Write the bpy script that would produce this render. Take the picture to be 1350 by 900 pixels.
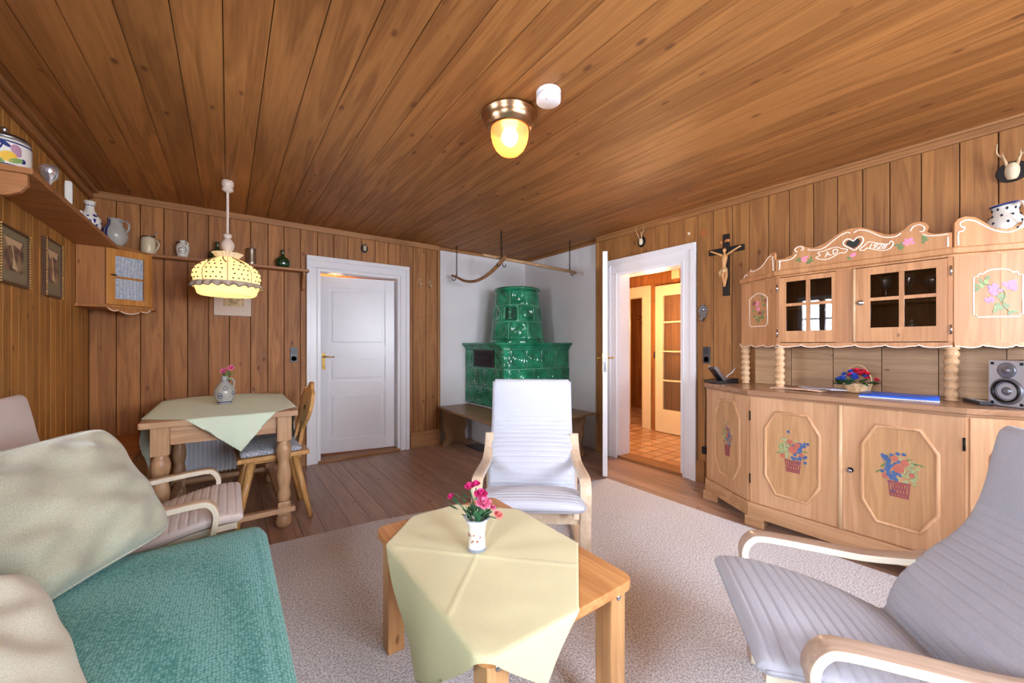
import bpy, bmesh, math, random
from mathutils import Vector, Matrix
for _o in list(bpy.data.objects): bpy.data.objects.remove(_o)
S = bpy.context.scene
COL = S.collection
PI = math.pi
V = Vector

# ------------------------------------------------------------------ camera
F_, CX_, CY_, CH = 516.0, 675.0, 455.0, 1.15
TH = math.atan2(374, 516)
cd = bpy.data.cameras.new('camera'); cam = bpy.data.objects.new('camera', cd); COL.objects.link(cam)
cd.sensor_width = 36; cd.lens = 36*F_/1350; cd.shift_y = 5/1350; cd.clip_start = .02
cam.location = (0, 0, CH); cam.rotation_euler = (PI/2, 0, -TH)
S.camera = cam
FW = V((math.sin(TH), math.cos(TH))); RT = V((math.cos(TH), -math.sin(TH)))
# ------------------------------------------------------------------ view
S.view_settings.view_transform = 'Standard'
try: S.view_settings.look = 'None'
except Exception: pass
S.view_settings.gamma = 1; S.view_settings.use_curve_mapping = False
S.view_settings.exposure = 1.06
# ------------------------------------------------------------------ world and daylight
W = bpy.data.worlds.new('sky'); S.world = W; W.use_nodes = True
bg = W.node_tree.nodes['Background']; bg.inputs[0].default_value = (.80, .88, 1, 1); bg.inputs[1].default_value = 1.6
def area(name, loc, direction, sx, sy, power, color):
    l = bpy.data.lights.new(name, 'AREA'); l.shape = 'RECTANGLE'; l.size = sx; l.size_y = sy
    l.energy = power; l.color = color
    o = bpy.data.objects.new(name, l); COL.objects.link(o); o.location = loc
    o.rotation_euler = V(direction).to_track_quat('-Z', 'Y').to_euler(); return o
DAY = (.80, .87, 1.0)
area('daylight_and_fill_left', (-1.16, 1.92, 1.43), (1, 0, -.05), .8, .95, 50, DAY)
area('daylight_and_fill_left', (-1.16, -.15, 1.43), (1, 0, -.05), 1.5, .95, 95, DAY)  # fill light for the invented second left window, lifts armchair and right wall
area('daylight_front_window', (.75, -1.88, 1.5), (0, 1, 0.0), 1.2, 1.1, 105, DAY)
area('daylight_front_window', (2.25, -1.88, 1.5), (0, 1, 0.0), 1.2, 1.1, 100, DAY)
def point(name, loc, power, color, r):
    l = bpy.data.lights.new(name, 'POINT'); l.energy = power; l.color = color; l.shadow_soft_size = r
    o = bpy.data.objects.new(name, l); COL.objects.link(o); o.location = loc; return o

# ------------------------------------------------------------------ colour and materials
def hx(h, a=1):
    h = h.lstrip('#'); r = []
    for i in (0, 2, 4):
        c = int(h[i:i+2], 16)/255; r.append(c/12.92 if c <= .04045 else ((c+.055)/1.055)**2.4)
    return (*r, a)
MATS = {}
def newmat(name):
    m = bpy.data.materials.new(name); m.use_nodes = True; MATS[name] = m
    return m, m.node_tree, m.node_tree.nodes['Principled BSDF']
def node(nt, t, **kw):
    n = nt.nodes.new(t)
    for k, v in kw.items():
        if k.startswith('i_'): n.inputs[k[2:].replace('_', ' ')].default_value = v
        else: setattr(n, k, v)
    return n
def plain(name, col, rough=.5, metal=0, spec=.5, trans=0, emis=None, es=0, bump=0, bscale=200, coat=0, sheen=0, var=0, vscale=6, alpha=1):
    m, nt, b = newmat(name)
    b.inputs['Base Color'].default_value = hx(col); b.inputs['Roughness'].default_value = rough
    b.inputs['Metallic'].default_value = metal; b.inputs['Specular IOR Level'].default_value = spec
    b.inputs['Transmission Weight'].default_value = trans; b.inputs['Coat Weight'].default_value = coat
    b.inputs['Sheen Weight'].default_value = sheen
    if emis: b.inputs['Emission Color'].default_value = hx(emis); b.inputs['Emission Strength'].default_value = es
    tc = node(nt, 'ShaderNodeTexCoord')
    n = node(nt, 'ShaderNodeTexNoise', i_Scale=vscale, i_Detail=4.0); nt.links.new(tc.outputs['Object'], n.inputs['Vector'])
    hs = node(nt, 'ShaderNodeHueSaturation'); hs.inputs['Color'].default_value = hx(col)
    mr = node(nt, 'ShaderNodeMapRange'); mr.inputs[3].default_value = 1-(var or .04); mr.inputs[4].default_value = 1+(var or .04)
    mr.inputs[1].default_value = .3; mr.inputs[2].default_value = .7
    nt.links.new(n.outputs[0], mr.inputs[0]); nt.links.new(mr.outputs[0], hs.inputs['Value']); nt.links.new(hs.outputs[0], b.inputs['Base Color'])
    if bump:
        n2 = node(nt, 'ShaderNodeTexNoise', i_Scale=bscale, i_Detail=3.0); nt.links.new(tc.outputs['Object'], n2.inputs['Vector'])
        bp = node(nt, 'ShaderNodeBump', i_Strength=bump, i_Distance=.002); nt.links.new(n2.outputs[0], bp.inputs['Height']); nt.links.new(bp.outputs[0], b.inputs['Normal'])
    return m
def wood(name, dark, light, axis='Z', rough=.5, knots=.5, vary=.12, stretch=1.0, bump=.25, knotcol='5a3018', spec=.4, fine=.35):
    m, nt, b = newmat(name); L = nt.links.new
    b.inputs['Roughness'].default_value = rough; b.inputs['Specular IOR Level'].default_value = spec
    tc = node(nt, 'ShaderNodeTexCoord'); geo = node(nt, 'ShaderNodeNewGeometry')
    rv = node(nt, 'ShaderNodeVectorMath', operation='SCALE'); rv.inputs[0].default_value = (37, 53, 71); L(geo.outputs['Random Per Island'], rv.inputs['Scale'])
    ad = node(nt, 'ShaderNodeVectorMath', operation='ADD'); L(tc.outputs['Object'], ad.inputs[0]); L(rv.outputs[0], ad.inputs[1])
    def mapped(a, l):
        mp = node(nt, 'ShaderNodeMapping'); sc = [a, a, a]; sc['XYZ'.index(axis)] = l; mp.inputs['Scale'].default_value = sc
        L(ad.outputs[0], mp.inputs['Vector']); return mp
    m1 = mapped(16*stretch, 1.1*stretch)
    n1 = node(nt, 'ShaderNodeTexNoise', i_Scale=1.0, i_Detail=3.0, i_Distortion=.8); L(m1.outputs[0], n1.inputs['Vector'])
    # contour bands of the slow noise read as cathedral grain
    mu = node(nt, 'ShaderNodeMath', operation='MULTIPLY'); mu.inputs[1].default_value = 9.0; L(n1.outputs[0], mu.inputs[0])
    fr = node(nt, 'ShaderNodeMath', operation='PINGPONG'); fr.inputs[1].default_value = 1.0; L(mu.outputs[0], fr.inputs[0])
    m2 = mapped(110*stretch, 3*stretch)
    n2 = node(nt, 'ShaderNodeTexNoise', i_Scale=1.0, i_Detail=2.0); L(m2.outputs[0], n2.inputs['Vector'])
    mx = node(nt, 'ShaderNodeMath', operation='MULTIPLY_ADD'); L(n2.outputs[0], mx.inputs[0]); mx.inputs[1].default_value = fine
    mf = node(nt, 'ShaderNodeMath', operation='MULTIPLY'); L(fr.outputs[0], mf.inputs[0]); mf.inputs[1].default_value = .20; 
    L(mf.outputs[0], mx.inputs[2])
    s2 = node(nt, 'ShaderNodeMath', operation='MULTIPLY_ADD'); L(n1.outputs[0], s2.inputs[0]); s2.inputs[1].default_value = .6; L(mx.outputs[0], s2.inputs[2])
    cr = node(nt, 'ShaderNodeValToRGB'); cr.color_ramp.elements[0].position = .28; cr.color_ramp.elements[1].position = .78
    cr.color_ramp.elements[0].color = hx(dark); cr.color_ramp.elements[1].color = hx(light); L(s2.outputs[0], cr.inputs[0])
    # plank to plank variation
    hs = node(nt, 'ShaderNodeHueSaturation'); L(cr.outputs[0], hs.inputs['Color'])
    mr = node(nt, 'ShaderNodeMapRange'); mr.inputs[3].default_value = 1-vary; mr.inputs[4].default_value = 1+vary; L(geo.outputs['Random Per Island'], mr.inputs[0]); L(mr.outputs[0], hs.inputs['Value'])
    out = hs.outputs[0]
    if knots:
        m3 = mapped(8.5, 4.2)
        vo = node(nt, 'ShaderNodeTexVoronoi', i_Scale=1.0); L(m3.outputs[0], vo.inputs['Vector'])
        nd = node(nt, 'ShaderNodeTexNoise', i_Scale=60.0); L(ad.outputs[0], nd.inputs['Vector'])
        dd = node(nt, 'ShaderNodeMath', operation='MULTIPLY_ADD'); L(nd.outputs[0], dd.inputs[0]); dd.inputs[1].default_value = .06; L(vo.outputs['Distance'], dd.inputs[2])
        kr = node(nt, 'ShaderNodeMapRange'); kr.inputs[1].default_value = .06+.03*knots; kr.inputs[2].default_value = .10+.06*knots; kr.inputs[3].default_value = .75; kr.inputs[4].default_value = 0
        L(dd.outputs[0], kr.inputs[0])
        mxc = node(nt, 'ShaderNodeMix', data_type='RGBA'); L(kr.outputs[0], mxc.inputs['Factor']); L(out, mxc.inputs[6]); mxc.inputs[7].default_value = hx(knotcol)
        out = mxc.outputs[2]
    L(out, b.inputs['Base Color'])
    bp = node(nt, 'ShaderNodeBump', i_Strength=bump, i_Distance=.001); L(mx.outputs[0], bp.inputs['Height']); L(bp.outputs[0], b.inputs['Normal'])
    return m
WALLW = wood('wall_pine', '7d4a22', 'b47a42', 'Z', .55, .9, .13)
WALLL = wood('wall_pine_yellow', '94602a', 'c08a48', 'Z', .5, .6, .10)
WALLR = wood('wall_pine_right', '784a24', 'a9743f', 'Z', .5, .75, .12)
CEILW = wood('ceiling_pine', '7a491f', 'b0763e', 'Y', .6, 1.0, .10, stretch=.8)
TRIMX = wood('trim_pine_x', '85582f', 'b07c4c', 'X', .5, 0, .05)
TRIMY = wood('trim_pine_y', '7e522c', 'a87444', 'Y', .5, 0, .05)
TRIMZ = wood('trim_pine_z', '7e562f', 'aa7c4c', 'Z', .5, 0, .05)
FLOORW = wood('floor_larch', '8c6c58', 'b8937c', 'Y', .36, .55, .16, knotcol='4a3020', fine=.5)
HALLW = wood('hall_pine', '8a4d20', 'c07c3c', 'Z', .5, .6, .12)
BUFZ = wood('buffet_wood', 'b5845a', 'd6a880', 'Z', .38, 0, .04, stretch=.7, fine=.3)
BUFY = wood('buffet_wood_long', 'a87a50', 'cfa077', 'Y', .35, .0, .04, stretch=.7)
BUFU = wood('buffet_upper_wood', 'a86f40', 'cf9664', 'Z', .4, .12, .04, stretch=.7)
BUFTOP = wood('buffet_top_wood', '8b6347', 'b48a6a', 'Y', .25, .0, .04, stretch=.7)
BUFPAN = wood('buffet_panel_wood', 'ab7e54', 'c89a6c', 'Z', .35, 0, .03, stretch=1.6)
BACKP = wood('buffet_back_panel', '8f6b49', 'b8926b', 'Y', .5, .1, .06)
COLW = wood('turned_column_wood', 'bd9168', 'e0bd95', 'Z', .35, 0, .03)
PINEX = wood('table_pine', 'b3713a', 'dd9f62', 'Y', .35, .5, .05)
PINEZ = wood('table_pine_leg', 'b87e48', 'dfae78', 'Z', .4, .4, .08, knotcol='7a4a28')
OAKX = wood('dining_oak', 'a97d58', 'd2aa84', 'X', .35, 0, .05)
OAKZ = wood('dining_oak_leg', 'a07450', 'cba37a', 'Z', .35, 0, .05)
CHAIRW = wood('chair_pine', 'b07c40', 'd8a768', 'Z', .35, .2, .05)
BENCHW = wood('bench_old_wood', '7c5c40', 'a88460', 'Y', .35, .2, .06)
BENCHZ = wood('bench_old_wood_side', '84603f', 'ab8560', 'Z', .45, .1, .06)
BENCHO = wood('corner_bench_wood', '9a5a26', 'c98547', 'X', .4, .1, .06)
POLEW = wood('old_pole_wood', '7d5230', 'a87c52', 'X', .5, .1, .05)
BIRCH = wood('birch_veneer', 'd3b594', 'ecd6bb', 'Y', .35, 0, .02, stretch=1.2)
BIRCHE = plain('birch_edge', 'e4d8c0', .4)
BIRCHR = wood('birch_reflection_brown', 'a58873', 'cbb09a', 'Y', .3, 0, .02, stretch=1.2)  # birch browned, reflected light put into the colour of the near armchair
SHELFW = wood('shelf_wood', '8d5730', 'ba8050', 'X', .45, .15, .03)
CABW = wood('corner_cabinet_wood', '9b5f30', 'c2844b', 'Z', .4, .15, .03)
CABD = wood('corner_cabinet_door', 'b06c2c', 'd6954c', 'Z', .35, .1, .03)
WHITE = plain('white_gloss_paint', 'e6e4e6', .28, var=.015)
PLASTER = plain('white_plaster', 'e2dede', .85, bump=.15, bscale=25, var=.02)
LITPAINT = plain('warm_lit_door_paint', 'f2dcae', .35)  # white hall woodwork, yellowed to carry the lamp's warm light in its colour
BLACK = plain('black_lacquer', '0e0e10', .3)
IRON = plain('black_iron', '17171a', .45, metal=.6)
BRASS = plain('brass', 'c09a52', .25, metal=1)
CHROME = plain('chrome', 'c8c8cc', .18, metal=1)
PEWTER = plain('pewter', '9a9a9c', .35, metal=1, bump=.6, bscale=90)
OLDBR = plain('antique_brass', 'b08d6a', .28, metal=1)
CLAMPW = plain('lamp_white', 'ecd8c6', .35)
CREAMP = plain('cream_outline_paint', 'fbeedd', .5)
BONE = plain('bone', 'd8c4a4', .6, var=.08, vscale=40)
HORN = wood('antler', '8a6a48', 'd8b890', 'Z', .5, 0, 0)
LINDEN = plain('carved_linden', 'd9a066', .5, var=.1, vscale=40)
CERW = plain('ceramic_white', 'ece8de', .18, var=.02)
CERG = plain('salt_glaze_grey', 'b4b2aa', .25, var=.06, vscale=20)
CERY = plain('ceramic_cream', 'd9c9a8', .3)
BLUE = plain('cobalt_blue', '26357c', .25)
YEL = plain('flower_yellow', 'f0c030', .35)
OLIV = plain('leaf_olive', '8ba860', .4)
MAUV = plain('petal_mauve', 'b58aa0', .4)
BLUEG = plain('folder_blue', '1f62d8', .3)
LEAF = plain('leaf_green', '3d7048', .5, var=.25, vscale=60)
LEAFL = plain('leaf_pale_green', '92b06a', .5, var=.15, vscale=60)
PINK = plain('rose_pink', 'e23f8c', .5, var=.12, vscale=80)
PINKL = plain('rose_light_pink', 'f58fb4', .5, var=.1, vscale=80)
SALM = plain('rose_salmon', 'f59a94', .5, var=.1, vscale=80)
RED = plain('petal_red', 'd81f3c', .5, var=.15, vscale=80)
BLUEF = plain('petal_blue', '3553b8', .5, var=.15, vscale=80)
LILAC = plain('petal_lilac', 'b288c4', .5, var=.15, vscale=80)
MOTR = plain('painted_dark_red', '94484a', .4, var=.1, vscale=50)
MOTB = plain('painted_blue', '46608e', .4, var=.2, vscale=50)
MOTG = plain('painted_green', '74864e', .4, var=.2, vscale=50)
MOTA = plain('painted_apple', 'b86450', .4, var=.15, vscale=50)
MOTL = plain('painted_pale_green', '9aa878', .4, var=.2, vscale=50)
PAPER = plain('paper', 'e8e4e0', .6, var=.05)
PAPERP = plain('printed_paper', 'd9b295', .5, var=.35, vscale=35)
BOTG = plain('green_bottle_glass', '0f3a1c', .08, spec=.8, coat=.5)
GLASSI = plain('cup_glass', 'e8ecf2', .12, trans=.0, spec=.9, metal=.8)
SILV = plain('silver_plastic', 'cacbd2', .32, metal=.4)
DGREY = plain('dark_grey_plastic', '33353a', .4)
CONE = plain('speaker_cone', '8d909a', .35, metal=.6)
RUFF = plain('ruffle_fabric', 'c9b8a4', .8)
VENT = plain('brown_vent_metal', '33272c', .4, metal=.3)
RADI = plain('radiator_paint', 'e6e8ec', .35)
WICK = wood('wicker', 'b98e60', 'e0bf94', 'Z', .5, 0, .1, stretch=3)
TILEF = plain('recess_shade', '0b130d', .5)  # near-black colour standing in for shade in the niche and heart holes
def fabric(name, c1, c2, scale=900, rough=.9, bump=.4, sheen=.2, big=.05, dist=.0015):
    m, nt, b = newmat(name); L = nt.links.new
    b.inputs['Roughness'].default_value = rough; b.inputs['Sheen Weight'].default_value = sheen; b.inputs['Specular IOR Level'].default_value = .15
    tc = node(nt, 'ShaderNodeTexCoord')
    n = node(nt, 'ShaderNodeTexNoise', i_Scale=scale, i_Detail=1.0); L(tc.outputs['Object'], n.inputs['Vector'])
    n2 = node(nt, 'ShaderNodeTexNoise', i_Scale=5.0, i_Detail=4.0); L(tc.outputs['Object'], n2.inputs['Vector'])
    cr = node(nt, 'ShaderNodeValToRGB'); cr.color_ramp.elements[0].position = .35; cr.color_ramp.elements[1].position = .65
    cr.color_ramp.elements[0].color = hx(c1); cr.color_ramp.elements[1].color = hx(c2); L(n.outputs[0], cr.inputs[0])
    hs = node(nt, 'ShaderNodeHueSaturation'); L(cr.outputs[0], hs.inputs['Color'])
    mr = node(nt, 'ShaderNodeMapRange'); mr.inputs[1].default_value = .3; mr.inputs[2].default_value = .7; mr.inputs[3].default_value = 1-big; mr.inputs[4].default_value = 1+big
    L(n2.outputs[0], mr.inputs[0]); L(mr.outputs[0], hs.inputs['Value']); L(hs.outputs[0], b.inputs['Base Color'])
    bp = node(nt, 'ShaderNodeBump', i_Strength=bump, i_Distance=dist); L(n.outputs[0], bp.inputs['Height']); L(bp.outputs[0], b.inputs['Normal'])
    return m
QWHITE = fabric('quilt_pale_grey', 'c3c6d2', 'dcdee8')
QGREY = fabric('quilt_grey', 'a09ea6', 'b8b6be')
QPEACH = fabric('quilt_cream', 'd8c6be', 'eadcd4')
VELV = fabric('olive_velvet', 'b4b29a', 'cac8b2', 400, .85, .25, .25, .14)
VELVL = fabric('cream_velvet', 'cfccb8', 'dedccb', 400, .85, .25, .25, .08)
CLY = fabric('yellow_cloth', 'ded6a4', 'e9e1b6', 700, .85, .2, .2, .03)
CLG = fabric('green_yellow_cloth', 'c9d6ae', 'd6e0bc', 700, .85, .2, .2, .03)
SEATC = fabric('blue_speckled_cushion', '6c7280', 'd8dce2', 160, .9, .4, .2, .05)
CURT = fabric('gingham_curtain', 'a9b2c0', 'c4cad4', 60, .9, .2, .2, .05)
# dining cloth: amber copy has the lamp's light in its colour, mint is the same cloth
CLLIT = fabric('lamplit_cloth', 'e6c48a', 'edcf9a', 700, .85, .2, .2, .03)
CLMINT = fabric('mint_cloth', 'a9d4b6', 'b9dfc4', 700, .85, .2, .2, .03)
def sofa_mat():
    m, nt, b = newmat('green_sofa_weave'); L = nt.links.new
    b.inputs['Roughness'].default_value = .9; b.inputs['Specular IOR Level'].default_value = .15; b.inputs['Sheen Weight'].default_value = .15
    tc = node(nt, 'ShaderNodeTexCoord'); mp = node(nt, 'ShaderNodeMapping'); mp.inputs['Scale'].default_value = (150, 110, 110); L(tc.outputs['Object'], mp.inputs['Vector'])
    vo = node(nt, 'ShaderNodeTexVoronoi', i_Scale=1.0, i_Randomness=.45); L(mp.outputs[0], vo.inputs['Vector'])
    cr = node(nt, 'ShaderNodeValToRGB'); cr.color_ramp.elements[0].position = .2; cr.color_ramp.elements[1].position = .75
    cr.color_ramp.elements[0].color = hx('92d6d2'); cr.color_ramp.elements[1].color = hx('45968f'); L(vo.outputs['Distance'], cr.inputs[0]); L(cr.outputs[0], b.inputs['Base Color'])
    bp = node(nt, 'ShaderNodeBump', i_Strength=.6, i_Distance=.002); bp.invert = True; L(vo.outputs['Distance'], bp.inputs['Height']); L(bp.outputs[0], b.inputs['Normal']); return m
SOFA = sofa_mat()
def rug_mat():
    m, nt, b = newmat('loop_pile_rug'); L = nt.links.new
    b.inputs['Roughness'].default_value = 1; b.inputs['Specular IOR Level'].default_value = .05
    tc = node(nt, 'ShaderNodeTexCoord')
    n = node(nt, 'ShaderNodeTexNoise', i_Scale=130.0, i_Detail=3.0, i_Roughness=.7); L(tc.outputs['Object'], n.inputs['Vector'])
    cr = node(nt, 'ShaderNodeValToRGB'); cr.color_ramp.elements[0].position = .36; cr.color_ramp.elements[1].position = .6
    cr.color_ramp.elements[0].color = hx('b0abb0'); cr.color_ramp.elements[1].color = hx('faf9fb'); L(n.outputs[0], cr.inputs[0]); L(cr.outputs[0], b.inputs['Base Color'])
    bp = node(nt, 'ShaderNodeBump', i_Strength=.8, i_Distance=.004); L(n.outputs[0], bp.inputs['Height']); L(bp.outputs[0], b.inputs['Normal']); return m
RUG = rug_mat()
def glaze_mat():
    m, nt, b = newmat('green_stove_glaze'); L = nt.links.new
    b.inputs['Roughness'].default_value = .12; b.inputs['Coat Weight'].default_value = .6; b.inputs['Coat Roughness'].default_value = .06
    tc = node(nt, 'ShaderNodeTexCoord'); n = node(nt, 'ShaderNodeTexNoise', i_Scale=9.0, i_Detail=3.0); L(tc.outputs['Object'], n.inputs['Vector'])
    cr = node(nt, 'ShaderNodeValToRGB'); cr.color_ramp.elements[0].position = .3; cr.color_ramp.elements[1].position = .7
    cr.color_ramp.elements[0].color = hx('0c6646'); cr.color_ramp.elements[1].color = hx('2a9a6e'); L(n.outputs[0], cr.inputs[0]); L(cr.outputs[0], b.inputs['Base Color'])
    n2 = node(nt, 'ShaderNodeTexNoise', i_Scale=45.0); L(tc.outputs['Object'], n2.inputs['Vector'])
    bp = node(nt, 'ShaderNodeBump', i_Strength=.06, i_Distance=.004); L(n2.outputs[0], bp.inputs['Height']); L(bp.outputs[0], b.inputs['Normal']); return m
GLAZE = glaze_mat()
GROUT = plain('stove_grout', '86bfa2', .6)
def halltile_mat():
    m, nt, b = newmat('hall_floor_tiles'); L = nt.links.new; b.inputs['Roughness'].default_value = .3
    tc = node(nt, 'ShaderNodeTexCoord'); mp = node(nt, 'ShaderNodeMapping'); mp.inputs['Rotation'].default_value = (0, 0, 0); L(tc.outputs['Object'], mp.inputs['Vector'])
    br = node(nt, 'ShaderNodeTexBrick'); br.offset = 0; L(mp.outputs[0], br.inputs['Vector'])
    br.inputs['Color1'].default_value = hx('e0b48c'); br.inputs['Color2'].default_value = hx('c08b62'); br.inputs['Mortar'].default_value = hx('8a5c3a')
    br.inputs['Scale'].default_value = 1; br.inputs['Mortar Size'].default_value = .009; br.inputs['Brick Width'].default_value = .15; br.inputs['Row Height'].default_value = .15
    L(br.outputs[0], b.inputs['Base Color']); return m
HTILE = halltile_mat()
def glass_mat(name, tint='ffffff', refl=.12):
    m, nt, b = newmat(name); L = nt.links.new; nt.nodes.remove(b)
    t = node(nt, 'ShaderNodeBsdfTransparent'); t.inputs[0].default_value = hx(tint); g = node(nt, 'ShaderNodeBsdfGlossy'); g.inputs['Roughness'].default_value = .02
    mx = node(nt, 'ShaderNodeMixShader'); lw = node(nt, 'ShaderNodeLayerWeight'); lw.inputs[0].default_value = .35
    ad = node(nt, 'ShaderNodeMath', operation='ADD'); ad.inputs[1].default_value = refl; ad.use_clamp = True; L(lw.outputs['Fresnel'], ad.inputs[0])
    L(ad.outputs[0], mx.inputs[0]); L(t.outputs[0], mx.inputs[1]); L(g.outputs[0], mx.inputs[2]); L(mx.outputs[0], nt.nodes['Material Output'].inputs[0]); return m
GLASS = glass_mat('pane_glass'); GLASSD = glass_mat('cabinet_pane_glass', 'c8c4c0', .02)
def translucent(name, col, em, es, tw=.5):
    m, nt, b = newmat(name); L = nt.links.new
    b.inputs['Base Color'].default_value = hx(col); b.inputs['Roughness'].default_value = .8
    b.inputs['Emission Color'].default_value = hx(em); b.inputs['Emission Strength'].default_value = es
    t = node(nt, 'ShaderNodeBsdfTranslucent'); t.inputs[0].default_value = hx(col); mx = node(nt, 'ShaderNodeMixShader'); mx.inputs[0].default_value = tw
    L(b.outputs[0], mx.inputs[1]); L(t.outputs[0], mx.inputs[2]); L(mx.outputs[0], nt.nodes['Material Output'].inputs[0]); return m
SHADE = translucent('lampshade_fabric', 'f2e4be', 'ffd890', .08)
def globe_mat():
    m, nt, b = newmat('frosted_amber_globe'); L = nt.links.new
    b.inputs['Base Color'].default_value = hx('ffc887'); b.inputs['Roughness'].default_value = .3; b.inputs['Emission Color'].default_value = hx('ffa040'); b.inputs['Emission Strength'].default_value = .22
    t = node(nt, 'ShaderNodeBsdfTransparent'); t.inputs[0].default_value = hx('ffd8a0'); mx = node(nt, 'ShaderNodeMixShader'); mx.inputs[0].default_value = .5
    L(b.outputs[0], mx.inputs[1]); L(t.outputs[0], mx.inputs[2]); L(mx.outputs[0], nt.nodes['Material Output'].inputs[0]); return m
GLOBE = globe_mat()
BULB = plain('bulb_hot', 'fff4d8', .5, emis='fff0c8', es=14)

# ------------------------------------------------------------------ mesh builder
class MB:
    def __init__(s): s.v = []; s.f = []; s.m = []; s.sm = []; s.cur = 0; s.T = None; s.smooth = False
    def vv(s, p):
        p = V(p)
        if s.T is not None: p = s.T @ p
        s.v.append(p); return len(s.v)-1
    def ff(s, idx, m=None, sm=None): s.f.append(tuple(idx)); s.m.append(s.cur if m is None else m); s.sm.append(s.smooth if sm is None else sm)
    def box(s, x0, y0, z0, x1, y1, z1, b=0):
        if b:
            bm = bmesh.new(); bmesh.ops.create_cube(bm, size=1)
            for v in bm.verts: v.co = V(((x0+x1)/2+v.co.x*(x1-x0), (y0+y1)/2+v.co.y*(y1-y0), (z0+z1)/2+v.co.z*(z1-z0)))
            bmesh.ops.bevel(bm, geom=bm.edges[:], offset=b, segments=2, affect='EDGES', profile=.6)
            s.addbm(bm); return
        i = [s.vv(p) for p in ((x0,y0,z0),(x1,y0,z0),(x1,y1,z0),(x0,y1,z0),(x0,y0,z1),(x1,y0,z1),(x1,y1,z1),(x0,y1,z1))]
        for q in ((3,2,1,0),(4,5,6,7),(0,1,5,4),(1,2,6,5),(2,3,7,6),(3,0,4,7)): s.ff([i[k] for k in q])
    def addbm(s, bm, sm=None):
        bm.verts.index_update(); o = [s.vv(v.co) for v in bm.verts]
        for f in bm.faces: s.ff([o[v.index] for v in f.verts], sm=sm)
        bm.free()
    def lathe(s, prof, c=(0,0,0), n=24, axis=None, sm=True, caps=True, sy=1):
        """prof: (r, h) along axis (default z)."""
        R = V(axis).to_track_quat('Z', 'Y').to_matrix() if axis is not None else Matrix.Identity(3)
        c = V(c); rings = []
        for r, h in prof:
            rings.append([s.vv(c + R @ V((r*math.cos(2*PI*k/n), sy*r*math.sin(2*PI*k/n), h))) for k in range(n)])
        for a, b in zip(rings, rings[1:]):
            for k in range(n): s.ff((a[k], a[(k+1)%n], b[(k+1)%n], b[k]), sm=sm)
        if caps:
            s.ff(rings[0][::-1], sm=False); s.ff(rings[-1], sm=False)
    def tube(s, pts, r, n=8, closed=False, caps=True, flat=1):
        pts = [V(p) for p in pts]; N = len(pts); rs = r if isinstance(r, (list, tuple)) else [r]*N
        rings = []; prev = None
        for i, p in enumerate(pts):
            a = pts[(i-1) % N] if (closed or i) else p; b = pts[(i+1) % N] if (closed or i < N-1) else p
            t = (b-a).normalized() if (b-a).length > 1e-9 else V((0,0,1))
            if prev is None:
                u = t.orthogonal().normalized() if abs(t.z) > .95 else t.cross(V((0,0,1))).normalized()
            else: u = (prev - t*prev.dot(t)).normalized()
            prev = u; w = t.cross(u)
            rings.append([s.vv(p + u*rs[i]*math.cos(2*PI*k/n) + w*rs[i]*flat*math.sin(2*PI*k/n)) for k in range(n)])
        M = N if closed else N-1
        for i in range(M):
            a, b = rings[i], rings[(i+1) % N]
            for k in range(n): s.ff((a[k], a[(k+1)%n], b[(k+1)%n], b[k]), sm=True)
        if not closed and caps: s.ff(rings[0][::-1], sm=False); s.ff(rings[-1], sm=False)
    def prism(s, poly, o, u, v, d):
        """polygon (a,b) in frame o + a*u + b*v, extruded by vector d"""
        o, u, v, d = V(o), V(u), V(v), V(d); n = len(poly)
        A = [s.vv(o+u*a+v*b) for a, b in poly]; B = [s.vv(o+u*a+v*b+d) for a, b in poly]
        s.ff(A[::-1]); s.ff(B)
        for k in range(n): s.ff((A[k], A[(k+1)%n], B[(k+1)%n], B[k]))
    def grid(s, fn, nu, nv, sm=True, cu=False, cv=False, mfn=None):
        id = [[s.vv(fn(i/nu, j/nv)) for j in range(nv if cv else nv+1)] for i in range(nu if cu else nu+1)]
        for i in range(nu):
            for j in range(nv):
                a, b = id[i], id[(i+1) % len(id)]; j2 = (j+1) % len(a)
                s.ff((a[j], b[j], b[j2], a[j2]), sm=sm, m=mfn((i+.5)/nu, (j+.5)/nv) if mfn else None)
        return id
    def slab(s, fn, nrm, th, nu, nv, mfn=None):
        """thin sheet with real thickness: fn(u,v) top, offset down by th*nrm(u,v)"""
        a = s.grid(fn, nu, nv, mfn=mfn)
        b = [[s.vv(V(fn(i/nu, j/nv)) + V(nrm)*th) for j in range(nv+1)] for i in range(nu+1)]
        for i in range(nu):
            for j in range(nv): s.ff((b[i][j], b[i][j+1], b[i+1][j+1], b[i+1][j]), sm=True, m=mfn((i+.5)/nu, (j+.5)/nv) if mfn else None)
        for i in range(nu):
            s.ff((a[i][0], b[i][0], b[i+1][0], a[i+1][0]), sm=False); s.ff((a[i][nv], a[i+1][nv], b[i+1][nv], b[i][nv]), sm=False)
        for j in range(nv):
            s.ff((a[0][j], a[0][j+1], b[0][j+1], b[0][j]), sm=False); s.ff((a[nu][j], b[nu][j], b[nu][j+1], a[nu][j+1]), sm=False)
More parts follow.
